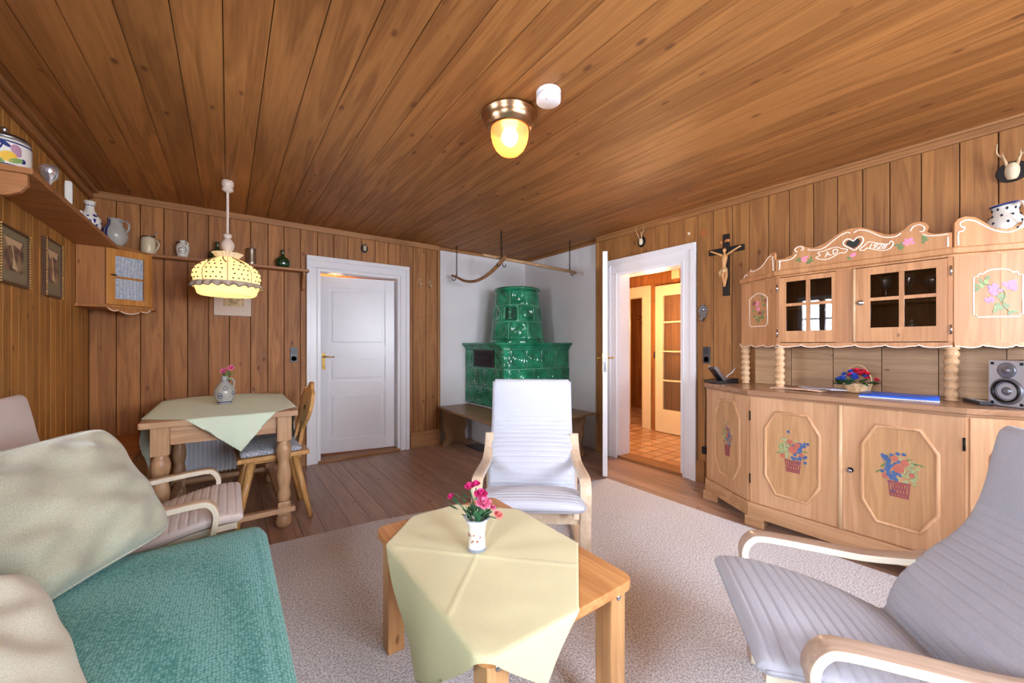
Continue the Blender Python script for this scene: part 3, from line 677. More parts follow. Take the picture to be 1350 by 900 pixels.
# centre stile and corner posts
for q in ((.690, .768), (U1-.018, U1), (U0, U0+.018)):
    m = MB(); facebox(m, FU, q[0], q[1], ZU0, ZU1, -.02, .0); m.build('stile', BUFU, bf, world=True, bevel=.001)
m = MB(); m.tube([FU(.682, ZU0+.004, .004), FU(.682, ZU1-.004, .004)], .009, 10); m.build('door_bead', COLW, bf, world=True)
def glass_door(a0, a1, ga0, ga1, gz0, gz1):
    m = MB()
    facebox(m, FU, a0, ga0, ZU0+.005, ZU1-.005, -.016, .006); facebox(m, FU, ga1, a1, ZU0+.005, ZU1-.005, -.016, .006)
    facebox(m, FU, ga0, ga1, ZU0+.005, gz0, -.016, .006); facebox(m, FU, ga0, ga1, gz1, ZU1-.005, -.016, .006)
    am, zm = (ga0+ga1)/2, (gz0+gz1)/2+.01
    facebox(m, FU, am-.01, am+.01, gz0, gz1, -.012, .004); facebox(m, FU, ga0, am-.01, zm-.009, zm+.009, -.012, .004); facebox(m, FU, am+.01, ga1, zm-.009, zm+.009, -.012, .004)
    d = m.build('glazed_door', BUFU, bf, world=True)
    m = MB(); facebox(m, FU, ga0, ga1, gz0, gz1, -.007, -.004); m.build('pane', GLASSD, d, world=True); return d
g1 = glass_door(.768, U1-.018, .766+.02, 1.029, 1.243, 1.566)
g2 = glass_door(U0+.018, .672, .352, .611, 1.25, 1.553)
m = MB(); m.lathe([(.017, 0), (.017, .003), (.012, .005), (.005, .008)], FU(.653, 1.396, .006), 16, (-1, 0, 0)); m.tube([FU(.653, 1.396, .012), FU(.653, 1.396, .03)], .003); m.build('key', CHROME, g2, world=True)
for a, zz in ((U1-.006, 1.53), (U1-.006, 1.23), (U0+.006, 1.53), (U0+.006, 1.23)):
    m = MB(); m.tube([FU(a, zz-.025, .004), FU(a, zz+.025, .004)], .0045, 8); m.build('hinge', CHROME, bf, world=True)
def upper_side(fr, seedc, frame_pts, kind):
    m = MB(); facebox(m, fr, .004, UL*.5, ZU0, ZU1, -.018, 0); facebox(m, fr, UL*.5+.001, UL, ZU0, ZU1, -.018, 0); sd = m.build('side_panel', BUFU, bf, world=True)
    m = MB(); facetube(m, fr, frame_pts, .0032, closed=True, d=.0005, smooth=0)
    m.build('outline_painting', CREAMP, sd, world=True)
    r = random.Random(seedc); mats = [PINKL, MOTG, MOTR, LILAC, LEAFL]; m = MB()
    def petal(a, z, t, L, w, mi): 
        m.cur = mi; ct, st = math.cos(t), math.sin(t)
        facepoly(m, fr, [(a+ct*L*p-st*w*q, z+st*L*p+ct*w*q) for p, q in ((0, 0), (.3, .5), (.7, .45), (1, 0), (.7, -.45), (.3, -.5))], .0005, .001+r.random()*.001)
    if kind == 'red':
        fl = [(.205, 1.455, .022, 2), (.175, 1.445, .028, 0), (.165, 1.41, .022, 0), (.15, 1.38, .018, 2), (.10, 1.46, .014, 2)]; lf = [(.19, 1.36), (.17, 1.34), (.15, 1.33), (.13, 1.35), (.12, 1.48), (.10, 1.42), (.2, 1.40), (.14, 1.36), (.11, 1.38)]
        st = [(.16, 1.31), (.165, 1.38), (.17, 1.45)]
    else:
        fl = [(.148, 1.425, .032, 3), (.205, 1.446, .032, 3), (.13, 1.376, .02, 3), (.215, 1.43, .02, 3)]; lf = [(.10, 1.46), (.095, 1.44), (.12, 1.45), (.165, 1.35), (.18, 1.36), (.15, 1.345), (.2, 1.35), (.21, 1.32), (.16, 1.33), (.185, 1.385), (.17, 1.40), (.12, 1.47)]
        st = [(.20, 1.31), (.176, 1.36), (.185, 1.40), (.165, 1.43), (.11, 1.455)]
    m.cur = 1; facetube(m, fr, st, .0018, d=.0005, smooth=4)
    for a, z in lf: petal(a, z, r.uniform(0, 6.28), .028, .016, 1 if r.random() < .7 else 4); petal(a, z, r.uniform(0, 6.28), .024, .014, 1)
    for a, z, s, mi in fl:
        for k in range(14): petal(a+r.uniform(-.3, .3)*s, z+r.uniform(-.3, .3)*s*.8, r.uniform(0, 6.28), s*.8, s*.45, mi)
    m.build('flower_painting', mats, sd, world=True)
arch = lambda a0, a1, z0, z1: [(a0, z0+.01), (a0+.008, z0+.014), (a0+.014, z0), (a1-.014, z0), (a1-.008, z0+.014), (a1, z0+.01), (a1, z1-.03), (a1-.014, z1-.028), (a1-.02, z1-.014), (a1-.035, z1-.016)] + [((a0+a1)/2+(a1-a0)*.28*math.cos(t), z1-.014+.018*math.sin(t)) for t in (.1, .6, 1.1, 1.57, 2.04, 2.54, 3.04)] + [(a0+.035, z1-.016), (a0+.02, z1-.014), (a0+.014, z1-.028), (a0, z1-.03)]
upper_side(FUL, 5, arch(.078, .252, 1.285, 1.515), 'red')
upper_side(FUR, 6, arch(.075, .245, 1.29, 1.52), 'lilac')
# scalloped valance under the upper case
def valance(fr, L0, L1, n):
    top = ZU0-.018; lo = []
    for k in range(n):
        for j in range(10):
            t = j/10; a = L0+(L1-L0)*(k+t)/n
            z = 1.158-.017*math.sin(PI*t)**.8 if .12 < t < .88 else 1.158-.003
            if t < .12 or t > .9: z = 1.1485
            lo.append((a, z-.006))
    lo.append((L1, 1.143)); return lo
for fr, a0, a1, n in ((FU, U0, U1, 6), (FUL, 0, UL, 3), (FUR, 0, UL, 3)):
    lo = valance(fr, a0, a1, n); m = MB(); facepoly(m, fr, lo+[(a1, ZU0), (a0, ZU0)], .001, .014); vl = m.build('valance', BUFU, bf, world=True)
    m = MB(); facetube(m, fr, [(a, z+.003) for a, z in lo], .003, d=.0145); m.build('outline_painting', CREAMP, vl, world=True)
# carved crest boards
crestC = [(1.083, 1.645), (1.083, 1.722), (1.032, 1.721), (.99, 1.737), (.985, 1.765), (.967, 1.787), (.94, 1.79), (.915, 1.772), (.890, 1.762), (.864, 1.761), (.816, 1.777), (.774, 1.807), (.738, 1.828), (.698, 1.838), (.65, 1.833), (.612, 1.812), (.574, 1.785), (.542, 1.766), (.51, 1.762), (.485, 1.768), (.468, 1.779), (.455, 1.795), (.435, 1.806), (.405, 1.803), (.385, 1.788), (.378, 1.765), (.387, 1.745), (.36, 1.728), (.297, 1.722), (.297, 1.645)]
m = MB(); facepoly(m, FU, crestC, -.004, .012); cr1 = m.build('crest_board', BUFU, bf, world=True, bevel=.002)
crestL = [(.0, 1.645), (.0, 1.765), (.012, 1.775), (.035, 1.775), (.062, 1.758), (.085, 1.735), (.125, 1.707), (.177, 1.69), (.231, 1.702), (.26, 1.68), (.309, 1.655), (.32, 1.645)]
m = MB(); facepoly(m, FUL, crestL, -.004, .012); cr2 = m.build('crest_board', BUFU, bf, world=True, bevel=.002)
crestR = [(.0, 1.645), (.0, 1.765), (.012, 1.785), (.038, 1.795), (.075, 1.787), (.105, 1.762), (.139, 1.727), (.184, 1.714), (.206, 1.72), (.228, 1.74), (.25, 1.75), (.29, 1.73), (.33, 1.70), (.33, 1.645)]
m = MB(); facepoly(m, FUR, crestR, -.004, .012); cr3 = m.build('crest_board', BUFU, bf, world=True, bevel=.002)
m = MB(); fq = lambda fr: (lambda a, z, d=0: fr(a, z, d+.012))
for pts in ([(1.063, 1.65), (1.060, 1.70), (1.066, 1.708), (1.014, 1.707), (.985, 1.716), (.968, 1.735)],
            [(.963, 1.747), (.975, 1.769), (.955, 1.782), (.932, 1.774), (.932, 1.760), (.942, 1.757)],
            [(.905, 1.757), (.895, 1.749), (.853, 1.742), (.816, 1.752), (.774, 1.785), (.738, 1.809), (.708, 1.817), (.698, 1.808)],
            [(.681, 1.808), (.659, 1.818), (.626, 1.807), (.594, 1.784), (.568, 1.763), (.542, 1.750), (.505, 1.746), (.482, 1.760)],
            [(.447, 1.762), (.435, 1.784), (.411, 1.787), (.394, 1.769), (.399, 1.750), (.411, 1.752)],
            [(.401, 1.736), (.382, 1.723), (.341, 1.716), (.311, 1.716)], [(.311, 1.70), (.311, 1.652)]):
    facetube(m, fq(FU), pts, .0032, d=.0005, smooth=5)
heart = [(.679, 1.706), (.700, 1.722), (.723, 1.741), (.730, 1.760), (.716, 1.777), (.697, 1.774), (.682, 1.760), (.667, 1.777), (.648, 1.777), (.638, 1.758), (.646, 1.735), (.661, 1.718)]
facetube(m, fq(FU), heart, .0036, closed=True, d=.0005, smooth=3)
for pts in ([(.864, 1.694), (.826, 1.677), (.789, 1.680), (.748, 1.702), (.722, 1.700), (.710, 1.716), (.733, 1.725), (.758, 1.739), (.789, 1.739), (.821, 1.729), (.853, 1.725), (.842, 1.707)],
            [(.655, 1.704), (.635, 1.697), (.622, 1.706), (.591, 1.693), (.553, 1.680), (.526, 1.686), (.513, 1.710), (.523, 1.726), (.533, 1.711), (.574, 1.724), (.613, 1.740), (.630, 1.728)]):
    facetube(m, fq(FU), pts, .0028, closed=True, d=.0005, smooth=4)
m.build('scroll_painting', CREAMP, cr1, world=True)
m = MB(); facepoly(m, fq(FU), [(a*.72+.684*.28, z*.72+1.745*.28) for a, z in heart], .0002, .0012); m.build('heart_hole_shade', TILEF, cr1, world=True)  # dark plate on the crest, coloured as the shade of a heart hole
for fr, par, L in ((FUL, cr2, [[(.012, 1.652), (.014, 1.715), (.020, 1.735), (.010, 1.748)], [(.03, 1.750), (.04, 1.757), (.062, 1.745), (.10, 1.712), (.14, 1.692), (.19, 1.682), (.225, 1.688), (.222, 1.70)], [(.26, 1.66), (.27, 1.672), (.29, 1.662), (.292, 1.652)]]),
                   (FUR, cr3, [[(.014, 1.652), (.014, 1.715), (.030, 1.722), (.036, 1.74), (.024, 1.745), (.022, 1.765), (.045, 1.775), (.075, 1.765), (.11, 1.735), (.15, 1.708), (.195, 1.698), (.225, 1.712), (.232, 1.73)]])):
    m = MB()
    for pts in L: facetube(m, fq(fr), pts, .0032, d=.0005, smooth=5)
    m.build('scroll_painting', CREAMP, par, world=True)
def crest_text(txt, a, z, size, rot, par):
    c = bpy.data.curves.new('t', 'FONT'); c.body = txt; c.size = size; c.extrude = .0006; c.align_x = 'CENTER'; c.align_y = 'CENTER'; c.offset = .0004; c.shear = .2; c.resolution_u = 3
    o = bpy.data.objects.new('t', c); COL.objects.link(o); dg = bpy.context.evaluated_depsgraph_get(); me = bpy.data.meshes.new_from_object(o.evaluated_get(dg)); bpy.data.objects.remove(o)
    bm = bmesh.new(); bm.from_mesh(me); m = MB(); cr_, sr = math.cos(rot), math.sin(rot)
    for v in bm.verts:
        x, y = v.co.x*cr_-v.co.y*sr, v.co.x*sr+v.co.y*cr_; v.co = FU(a-x, z+y, .0128+v.co.z)
    m.addbm(bm, sm=False); m.build('lettering', CREAMP, par, world=True, label='cream painted lettering %s' % txt)
crest_text('A.D', .787, 1.709, .042, .22, cr1); crest_text('1928', .580, 1.708, .040, -.22, cr1)
def painted_rose(fr, par, a, z, s, leaves, seed=3):
    r = random.Random(seed); m = MB()
    def petal(a, z, t, L, w, mi):
        m.cur = mi; ct, st = math.cos(t), math.sin(t)
        facepoly(m, fr, [(a+ct*L*p-st*w*q, z+st*L*p+ct*w*q) for p, q in ((0, 0), (.3, .5), (.7, .45), (1, 0), (.7, -.45), (.3, -.5))], .0002, .0006+r.random()*.0008)
    for la, lz in leaves:
        for k in range(4): petal(la, lz, r.uniform(0, 6.28), s*1.1, s*.6, 1)
    for k in range(16): petal(a+r.uniform(-.4, .4)*s, z+r.uniform(-.4, .4)*s, r.uniform(0, 6.28), s*.8, s*.6, 0 if k % 3 else 2)
    m.build('rose_painting', [PINKL, MOTG, SALM], par, world=True)
painted_rose(fq(FU), cr1, .923, 1.700, .020, [(.955, 1.694), (.888, 1.688), (.905, 1.682)])
painted_rose(fq(FU), cr1, .683, 1.678, .014, [(.70, 1.667)], 5)
painted_rose(fq(FU), cr1, .452, 1.708, .022, [(.487, 1.698), (.40, 1.706), (.475, 1.690)], 6)
# contents and things on the buffet
def wine_glass(x, y, z, h, label, rb=.028):
    m = MB(); m.lathe([(.026, 0), (.024, .003), (.004, .008), (.0035, h*.45), (.01, h*.52), (rb, h*.68), (rb*1.05, h*.85), (rb*.9, h), (rb*.86, h), (rb*1.0, h*.85), (rb*.95, h*.68), (.006, h*.54)], (x, y, z), 20, caps=False)
    tag(m.build('wine_glass', GLASSI), label, 'glass', 'glasses behind the buffet door')
wine_glass(3.06, .56, 1.3975, .15, 'stemmed wine glass on the cabinet shelf, left of the two behind right glazed door')
wine_glass(3.06, .465, 1.3975, .15, 'stemmed wine glass on the cabinet shelf, right of the two behind right glazed door')
wine_glass(3.10, .38, 1.3975, .13, 'shallow bowl wine glass at the right end of the cabinet shelf', .036)
m = MB(); m.lathe([(.04, 0), (.046, .01), (.046, .055), (.03, .075), (.028, .085), (.033, .088), (.03, .105), (.008, .11), (.008, .118), (.012, .12), (.0, .13)], (3.05, .455, ZU0+.0005), 24, caps=False); tag(m.build('glass_jar', GLASSI), 'small lidded glass jar on the cabinet bottom behind the right glazed door', 'jar')
# phone
ph_ = thing('telephone', 'black cordless telephone standing in its charging base on the left end of the buffet', 'telephone', (3.035, 1.475, .8665), math.radians(62)); ph_.scale = (1.3, 1.3, 1.2)
m = MB(); m.prism([(-.07, 0), (.07, 0), (.07, .016), (-.07, .03)], (-.055, 0, 0), (0, 1, 0), (0, 0, 1), (.12, 0, 0)); m.build('base', BLACK, ph_, bevel=.004)
m = MB(); m.T = Matrix.Translation((-.03, .02, .02)) @ Matrix.Rotation(math.radians(-38), 4, 'X'); m.box(-.026, -.012, 0, .026, .012, .10, .006); h_ = m.build('handset', BLACK, ph_)
m = MB(); m.T = Matrix.Translation((-.03, .02, .02)) @ Matrix.Rotation(math.radians(-38), 4, 'X'); m.box(-.0275, -.0135, -.002, -.025, .004, .102, .001); m.box(.025, -.0135, -.002, .0275, .004, .102, .001); m.build('silver_edge', CHROME, h_)
m = MB(); m.tube(crom([(.03, -.04, .01), (.04, -.07, .04), (.03, -.09, .06), (.04, -.12, .09)], 5), .003, 6); m.build('cord', WHITE, ph_)
# magazines, basket, folder, remote
m = MB(); m.T = Matrix.Translation((2.94, .95, .8698)) @ Matrix.Rotation(1.45, 4, 'Z')
m.slab(lambda u, v: (-.14+.28*u, -.055+.11*v, .006+.003*math.sin(u*5)), (0, 0, -1), .0055, 8, 4); tag(m.build('magazine', PAPERP), 'folded printed magazine lying on the buffet left of the flower basket', 'magazine')
m = MB(); m.T = Matrix.Translation((2.985, .835, .8668)) @ Matrix.Rotation(1.2, 4, 'Z')
m.slab(lambda u, v: (-.10+.2*u, -.07+.14*v, .012+.010*abs(math.sin(u*3.5+v))), (0, 0, -1), .0035, 12, 6); tag(m.build('crumpled_leaflet', plain('leaflet_print', 'c3c0cc', .5, var=.25, vscale=30)), 'pale printed leaflet with curled edges beside the flower basket', 'leaflet')
def leafshape(m, p, d, L, w, up=(0,0,1)):
    p, d = V(p), V(d).normalized(); s_ = d.cross(V(up)); s_ = s_.normalized() if s_.length > .01 else V((1,0,0)); n_ = s_.cross(d)
    a = [m.vv(p), m.vv(p+d*L*.4+s_*w*.5+n_*L*.06), m.vv(p+d*L), m.vv(p+d*L*.4-s_*w*.5+n_*L*.06), m.vv(p+d*L*.45-n_*L*.05)]
    for q in ((0, 1, 4), (1, 2, 4), (2, 3, 4), (3, 0, 4)): m.ff([a[k] for k in q], sm=True)
def rose(m, c, r, n=3, d=(0, 0, 1), seed=1):
    """rosette of cupped petals"""
    q = V(d).to_track_quat('Z', 'Y').to_matrix(); c = V(c); rr = random.Random(seed)
    for ring in range(n):
        k = 3+2*ring; R = r*(.28+.72*(ring+1)/n); tilt = .25+.75*(1-(ring+1)/n)
        for j in range(k):
            t0 = 2*PI*(j+.5*ring)/k+rr.uniform(-.2, .2); hw = PI/k*1.35
            def fn(u, v):
                t = t0+(u-.5)*2*hw; rad = R*(.25+.75*v)*(1-.25*(2*u-1)**2*v); z = r*(-.35+(.55+.6*tilt)*v**.8) - r*.12*ring*v*v
                return c+q@V((rad*math.cos(t)*(1-.35*tilt*v), rad*math.sin(t)*(1-.35*tilt*v), z))
            m.grid(fn, 4, 3)
fb = thing('flower_basket', 'small wicker basket of red and blue artificial flowers on the buffet', 'flower basket', (3.055, .685, .867))
m = MB(); m.lathe([(.05, 0), (.058, .008), (.066, .05), (.07, .056), (.064, .056), (.05, .01)], (0, 0, 0), 24); m.build('basket', WICK, fb)
m = MB(); m.tube([(0, .066*math.cos(t), .05+.115*math.sin(t)) for t in [PI*k/16 for k in range(17)]], .003, 6); m.build('basket_handle', WICK, fb)
r = random.Random(8)
for k in range(26):
    t = r.uniform(0, 2*PI); rr = .095*math.sqrt(r.random()); c = (rr*math.cos(t)*.8, rr*math.sin(t), .075+.055*(1-(rr/.1)**2)+r.uniform(-.01, .01))
    m = MB(); rose(m, c, .021, 2, (c[0], c[1], .09), k); m.build('blossom', RED if k % 2 else BLUEF, fb, label='red blossom' if k % 2 else 'blue blossom')
m = MB()
for k in range(34):
    t = r.uniform(0, 2*PI); d = (math.cos(t), math.sin(t), r.uniform(-.3, .6)); leafshape(m, (d[0]*.05, d[1]*.05, .06), d, .06, .025)
for k in range(12): leafshape(m, (0, .05, .05), (r.uniform(-.5, .5), 1, r.uniform(-.3, .5)), .075, .02)
m.build('leaves', LEAF, fb)
fo = thing('folder', 'bright blue plastic document folder lying on the buffet front edge', 'folder', (2.925, .485, .867), math.radians(96))
m = MB(); m.slab(lambda u, v: (-.15+.30*u, -.11+.22*v, .012+.012*math.sin(PI*v)*(1-.4*u)), (0, 0, -1), .004, 6, 8); m.build('cover', BLUEG, fo)
m = MB(); m.box(-.15, -.112, 0, .15, .105, .006, .001); m.build('paper_sheets', PAPER, fo)
m = MB(); m.tube([(-.15, -.112, .010), (.15, -.112, .010)], .006, 8); m.build('spine', BLUEG, fo)
rm = thing('remote_control', 'dark grey remote control lying beside the right column of the buffet', 'remote control', (2.965, .215, .8665), math.radians(115))
m = MB(); m.box(-.022, -.08, 0, .022, .08, .016, .005); m.build('body', DGREY, rm)
m = MB()
for i in range(3):
    for j in range(7): m.box(-.015+i*.011, -.06+j*.018, .016, -.008+i*.011, -.05+j*.018, .0178)
m.build('buttons', SILV, rm)
# speaker
spk = thing('loudspeaker', 'silver bookshelf loudspeaker standing on the right end of the buffet', 'speaker', (2.93, .10, .8665), math.radians(-38))
m = MB(); m.box(-.02, -.075, 0, .14, .075, .215, .004); m.build('cabinet', DGREY, spk)
m = MB(); m.box(-.036, -.073, .001, -.02, .073, .214, .005); bfz = m.build('baffle', SILV, spk)
m = MB(); m.T = Matrix.Translation((-.036, 0, .072)); m.lathe([(.062, 0), (.062, .004), (.053, .007), (.050, .004), (.046, .002), (.020, -.004), (.018, .004), (.008, .009), (.001, .009)], (0, 0, 0), 32, (-1, 0, 0), caps=False); w_ = m.build('woofer', CONE, bfz)
m = MB(); m.T = Matrix.Translation((-.0365, 0, .072)); m.lathe([(.053, .001), (.053, .009), (.045, .009), (.045, .001)], (0, 0, 0), 32, (-1, 0, 0), caps=False); m.build('surround', BLACK, w_)
m = MB(); m.T = Matrix.Translation((-.036, 0, .168)); m.lathe([(.036, 0), (.036, .003), (.028, .005), (.012, .001), (.010, .006), (.001, .008)], (0, 0, 0), 28, (-1, 0, 0), caps=False); m.build('tweeter', CONE, bfz)
for yy in (-.055, .055):
    for zz in (.016, .199): m = MB(); m.box(-.0385, yy-.006, zz-.006, -.036, yy+.006, zz+.006); m.build('grille_socket', BLACK, bfz)
m = MB(); m.tube(crom([(3.02, -.06, .95), (2.95, -.02, .93), (2.87, .02, .90), (2.845, .045, .873), (2.87, -.02, .872), (2.93, -.12, .872)], 6), .0028, 6); tag(m.build('speaker_cable', BLACK), 'thin black cable curving in front of the loudspeaker', 'cable')
# polka dot jug on the buffet
jg = thing('jug', 'white ceramic jug with dark dots and blue rim on top of the buffet', 'jug', (3.145, .137, 1.6455), math.radians(-50)); jg.scale = (.82, .82, 1.22)
jp = [(.06, 0), (.075, .006), (.092, .035), (.095, .060), (.086, .088), (.066, .115), (.053, .130), (.051, .145), (.060, .168)]
def prof_r(z, P):
    for (r0, z0), (r1, z1) in zip(P, P[1:]):
        if z0 <= z <= z1: return r0+(r1-r0)*(z-z0)/(z1-z0)
    return P[-1][0]
m = MB(); m.lathe(jp+[(.056, .168), (.047, .145), (.05, .128), (.08, .085), (.088, .05), (.04, .008)], (0, 0, 0), 32)
m.cur = 1
for row, z in enumerate((.03, .06, .09, .12, .148)):
    for k in range(9):
        t = 2*PI*(k+.5*(row % 2))/9; rr = prof_r(z, jp); m.ball((rr*math.cos(t), rr*math.sin(t), z), .0062, 5)
m.build('body', [CERW, plain('dot_navy', '1c1c30', .3)], jg)
m = MB(); m.tube([(.060*math.cos(t), .060*math.sin(t)*(1), .168+.006*math.cos(t)) for t in [2*PI*k/32 for k in range(32)]], .0042, 8, closed=True); m.build('rim', BLUE, jg)
m = MB(); m.tube(crom([(0, -.055, .155), (0, -.10, .16), (0, -.125, .12), (0, -.11, .07), (0, -.083, .05)], 5), .008, 8, flat=.6); m.build('handle', CERW, jg)

# ================================================================== TILED STOVE
SX, SY = 2.37, 3.38; CHM = .085
st = thing('tiled_stove', 'green glazed tiled stove with round tower in the white corner', 'stove', (2.83, 3.8, 0))
m = MB(); m.box(SX+.03, SY+.03, 0, XP-.001, YP-.001, .455, .01); m.build('plaster_base', PLASTER, st, world=True)
T = .215
def tile(m, o, u, up, n, w, h, N=22, style=0):
    """relief tile: bevelled border and concentric rings"""
    o, u, up, n = V(o), V(u), V(up), V(n)
    def hgt(a, b):
        e = min(a, 1-a, b, 1-b)*min(w, h)/.2; bev = min(1, e/.05)
        dx, dy = (a-.5)*w/.2, (b-.5)*h/.2; r_ = math.hypot(dx, dy)
        z = .010*bev
        if style == 0: z += (-.009*max(0, 1-(r_/.44)**4)+.0080*math.cos(r_*2*PI/.16)*(1 if r_ < .44 else 0))*bev
        else: z += (-.022*max(0, 1-(r_/.36)**3) + (.014*max(0, 1-(r_/.2)**2)) )*bev
        return z-.001
    m.grid(lambda a, b: o+u*(w*a)+up*(h*b)+n*hgt(a, b), N, N)
m = MB(); gp = .007
zr = [(.46, .675), (.675, .89), (.89, 1.105)]
Ll = YP-SY-CHM*.0  # left face runs from the wall to the corner
for ri, (z0, z1) in enumerate(zr):
    ys = []
    y = YP-(0 if ri != 1 else .108)
    if ri == 1: ys.append((YP, YP-.108))
    while y-T > SY+CHM-.02: ys.append((y, y-T)); y -= T
    ys.append((y, SY+CHM*.6))
    for k, (a, b) in enumerate(ys):
        if ri == 2 and k in (1,): continue
        if ri == 2 and k == 2: continue
        if a-b > .03: tile(m, (SX, a-gp/2, z0+gp/2), (0, -1, 0), (0, 0, 1), (-1, 0, 0), a-b-gp, z1-z0-gp)
    # chamfer
    tile(m, (SX, SY+CHM*.6-.002, z0+gp/2), V((CHM*.6, -CHM*.6, 0)).normalized(), (0, 0, 1), V((-1, -1, 0)).normalized(), CHM*.6*1.414-.004, z1-z0-gp, 10)
    x = SX+CHM*.6; xs_ = []
    if ri == 1: xs_.append((x, x+.108)); x += .108
    while x+T < XP: xs_.append((x, x+T)); x += T
    xs_.append((x, XP))
    for a, b in xs_:
        if b-a > .03: tile(m, (a+gp/2, SY, z0+gp/2), (1, 0, 0), (0, 0, 1), (0, -1, 0), b-a-gp, z1-z0-gp)
body = m.build('tiled_body', GLAZE, st, world=True)
m = MB(); m.prism([(XP-.002, YP-.002), (SX+.009, YP-.002), (SX+.009, SY+CHM*.6), (SX+CHM*.6, SY+.009), (XP-.002, SY+.009)], (0, 0, .458), (1, 0, 0), (0, 1, 0), (0, 0, .66)); m.build('grout', GROUT, st, world=True)
def slabpoly(o, c): return [(XP-.002, YP-.002), (SX-o, YP-.002), (SX-o, SY+c), (SX+c, SY-o), (XP-.002, SY-o)]
m = MB()
for o, c, z0, z1 in ((.012, .075, 1.105, 1.125), (.025, .085, 1.125, 1.145), (.045, .10, 1.145, 1.155), (.055, .11, 1.155, 1.18)): m.prism(slabpoly(o, c), (0, 0, z0), (1, 0, 0), (0, 1, 0), (0, 0, z1-z0))
m.build('cornice', GLAZE, st, world=True, bevel=.006)
# vent
vy0, vy1 = YP-T*2.95, YP-T*1.02
m = MB(); m.box(SX-.012, vy0, .90, SX+.01, vy1, 1.098, .002); vt = m.build('vent_grille', VENT, st, world=True, label='dark brown louvred vent grille')
m = MB()
for k in range(7):
    z = .918+k*.025; m.prism([(0, 0), (-.012, -.006), (-.012, -.001), (0, .010)], (SX-.012, vy0+.012, z), (1, 0, 0), (0, 0, 1), (0, vy1-vy0-.024, 0))
m.build('louvre', VENT, vt, world=True)
# tower
TX, TY = 2.83, 3.80
def rad(z): return .325-(z-1.18)*.115
m = MB(); rows = [(1.215, 1.42), (1.42, 1.612), (1.612, 1.785)]; NT = 9
camdir = math.atan2(-TY, -TX)
for ri, (z0, z1) in enumerate(rows):
    for k in range(NT):
        t0 = camdir+2*PI*(k+(.06 if ri != 1 else .56)-.5)/NT; t1 = t0+2*PI/NT; style = 1
        niche = (ri == 1 and k == 8)
        def fn(a, b):
            g_ = .012; t = t0+(t1-t0)*(g_+(1-2*g_)*a); z = z0+.002+(z1-z0-.004)*b
            e = min(a, 1-a, b, 1-b); bev = min(1, e/.05); dx, dy = a-.5, b-.5; r_ = math.hypot(dx, dy*.95)
            if niche: hh = -.045*min(1, max(0, e-.10)/.03)+.006*bev
            else: hh = (-.028*max(0, 1-(r_/.38)**3)+.016*max(0, 1-(r_/.22)**2)+.008)*bev
            R = rad(z)+hh; return V((TX+R*math.cos(t), TY+R*math.sin(t), z))
        if niche: m.grid(fn, 16, 16, mfn=lambda a, b: 1 if .16 < a < .84 and .16 < b < .84 else 0); ntc = (t0+t1)/2  # hollow of the niche coloured near-black as its shade
        else: m.grid(fn, 14, 14)
m.build('tower', [GLAZE, TILEF], st, world=True)
m = MB(); m.lathe([(rad(1.18)-.003, 1.18), (rad(1.79)-.003, 1.79)], (TX, TY, 0), 48); m.v = m.v; tg_ = m.build('tower_grout', plain('stove_core_dark', '1c4a36', .6), st, world=True); tg_.scale = (.9, .9, 1)
# the niche needs the core pulled back, so the core is built as a slimmer drum there
m = MB()
for ri, (z0, z1) in enumerate(rows):
    for k in range(NT):
        t0 = camdir+2*PI*(k+(.06 if ri != 1 else .56)-.5)/NT
        m.tube([(TX+(rad(z)-.002)*math.cos(t0), TY+(rad(z)-.002)*math.sin(t0), z) for z in (z0, z1)], .0035, 6)
m.build('grout_seams', GROUT, st, world=True)
m = MB(); m.lathe([(rad(1.2)+.012, 1.18), (rad(1.2)+.014, 1.20), (rad(1.2)+.004, 1.215)], (TX, TY, 0), 48, caps=False); m.lathe([(rad(1.79)-.002, 1.785), (rad(1.79)+.022, 1.797), (rad(1.79)+.026, 1.81), (rad(1.79)+.016, 1.826), (rad(1.79)-.02, 1.83), (.001, 1.832)], (TX, TY, 0), 48, caps=False); m.build('tower_rings', GLAZE, st, world=True)
for ri in (1, 2):
    z = rows[ri][0]; m = MB(); m.lathe([(rad(z)-.03, z-.004), (rad(z)-.001, z-.004), (rad(z)-.001, z+.004), (rad(z)-.03, z+.004)], (TX, TY, 0), 48, caps=False); m.build('grout_ring', GROUT, st, world=True)
rf_ = rad(1.5)-.012; fx, fy = TX+rf_*math.cos(ntc), TY+rf_*math.sin(ntc)
m = MB(); m.lathe([(.03, 1.452), (.034, 1.462), (.012, 1.47)], (fx, fy, 0), 12)
for s_ in (-1, 1): m.tube([(fx-math.sin(ntc)*.010*s_, fy+math.cos(ntc)*.010*s_, 1.465), (fx-math.sin(ntc)*.010*s_, fy+math.cos(ntc)*.010*s_, 1.50), (fx, fy, 1.515)], [.006, .007, .009], 8)
m.tube([(fx, fy, 1.508), (fx, fy, 1.535), (fx, fy, 1.556)], [.012, .018, .013], 10); m.ball((fx, fy, 1.572), .012, 8)
for s_ in (-1, 1): m.tube([(fx-math.sin(ntc)*.017*s_, fy+math.cos(ntc)*.017*s_, 1.55), (fx-math.sin(ntc)*.024*s_, fy+math.cos(ntc)*.024*s_, 1.53), (fx-math.sin(ntc)*.010*s_+math.cos(ntc)*.01, fy+math.cos(ntc)*.010*s_+math.sin(ntc)*.01, 1.522)], [.006, .005, .004], 8)
m.build('niche_figure', plain('green_figure_glaze', '4f8a6c', .25), st, world=True)
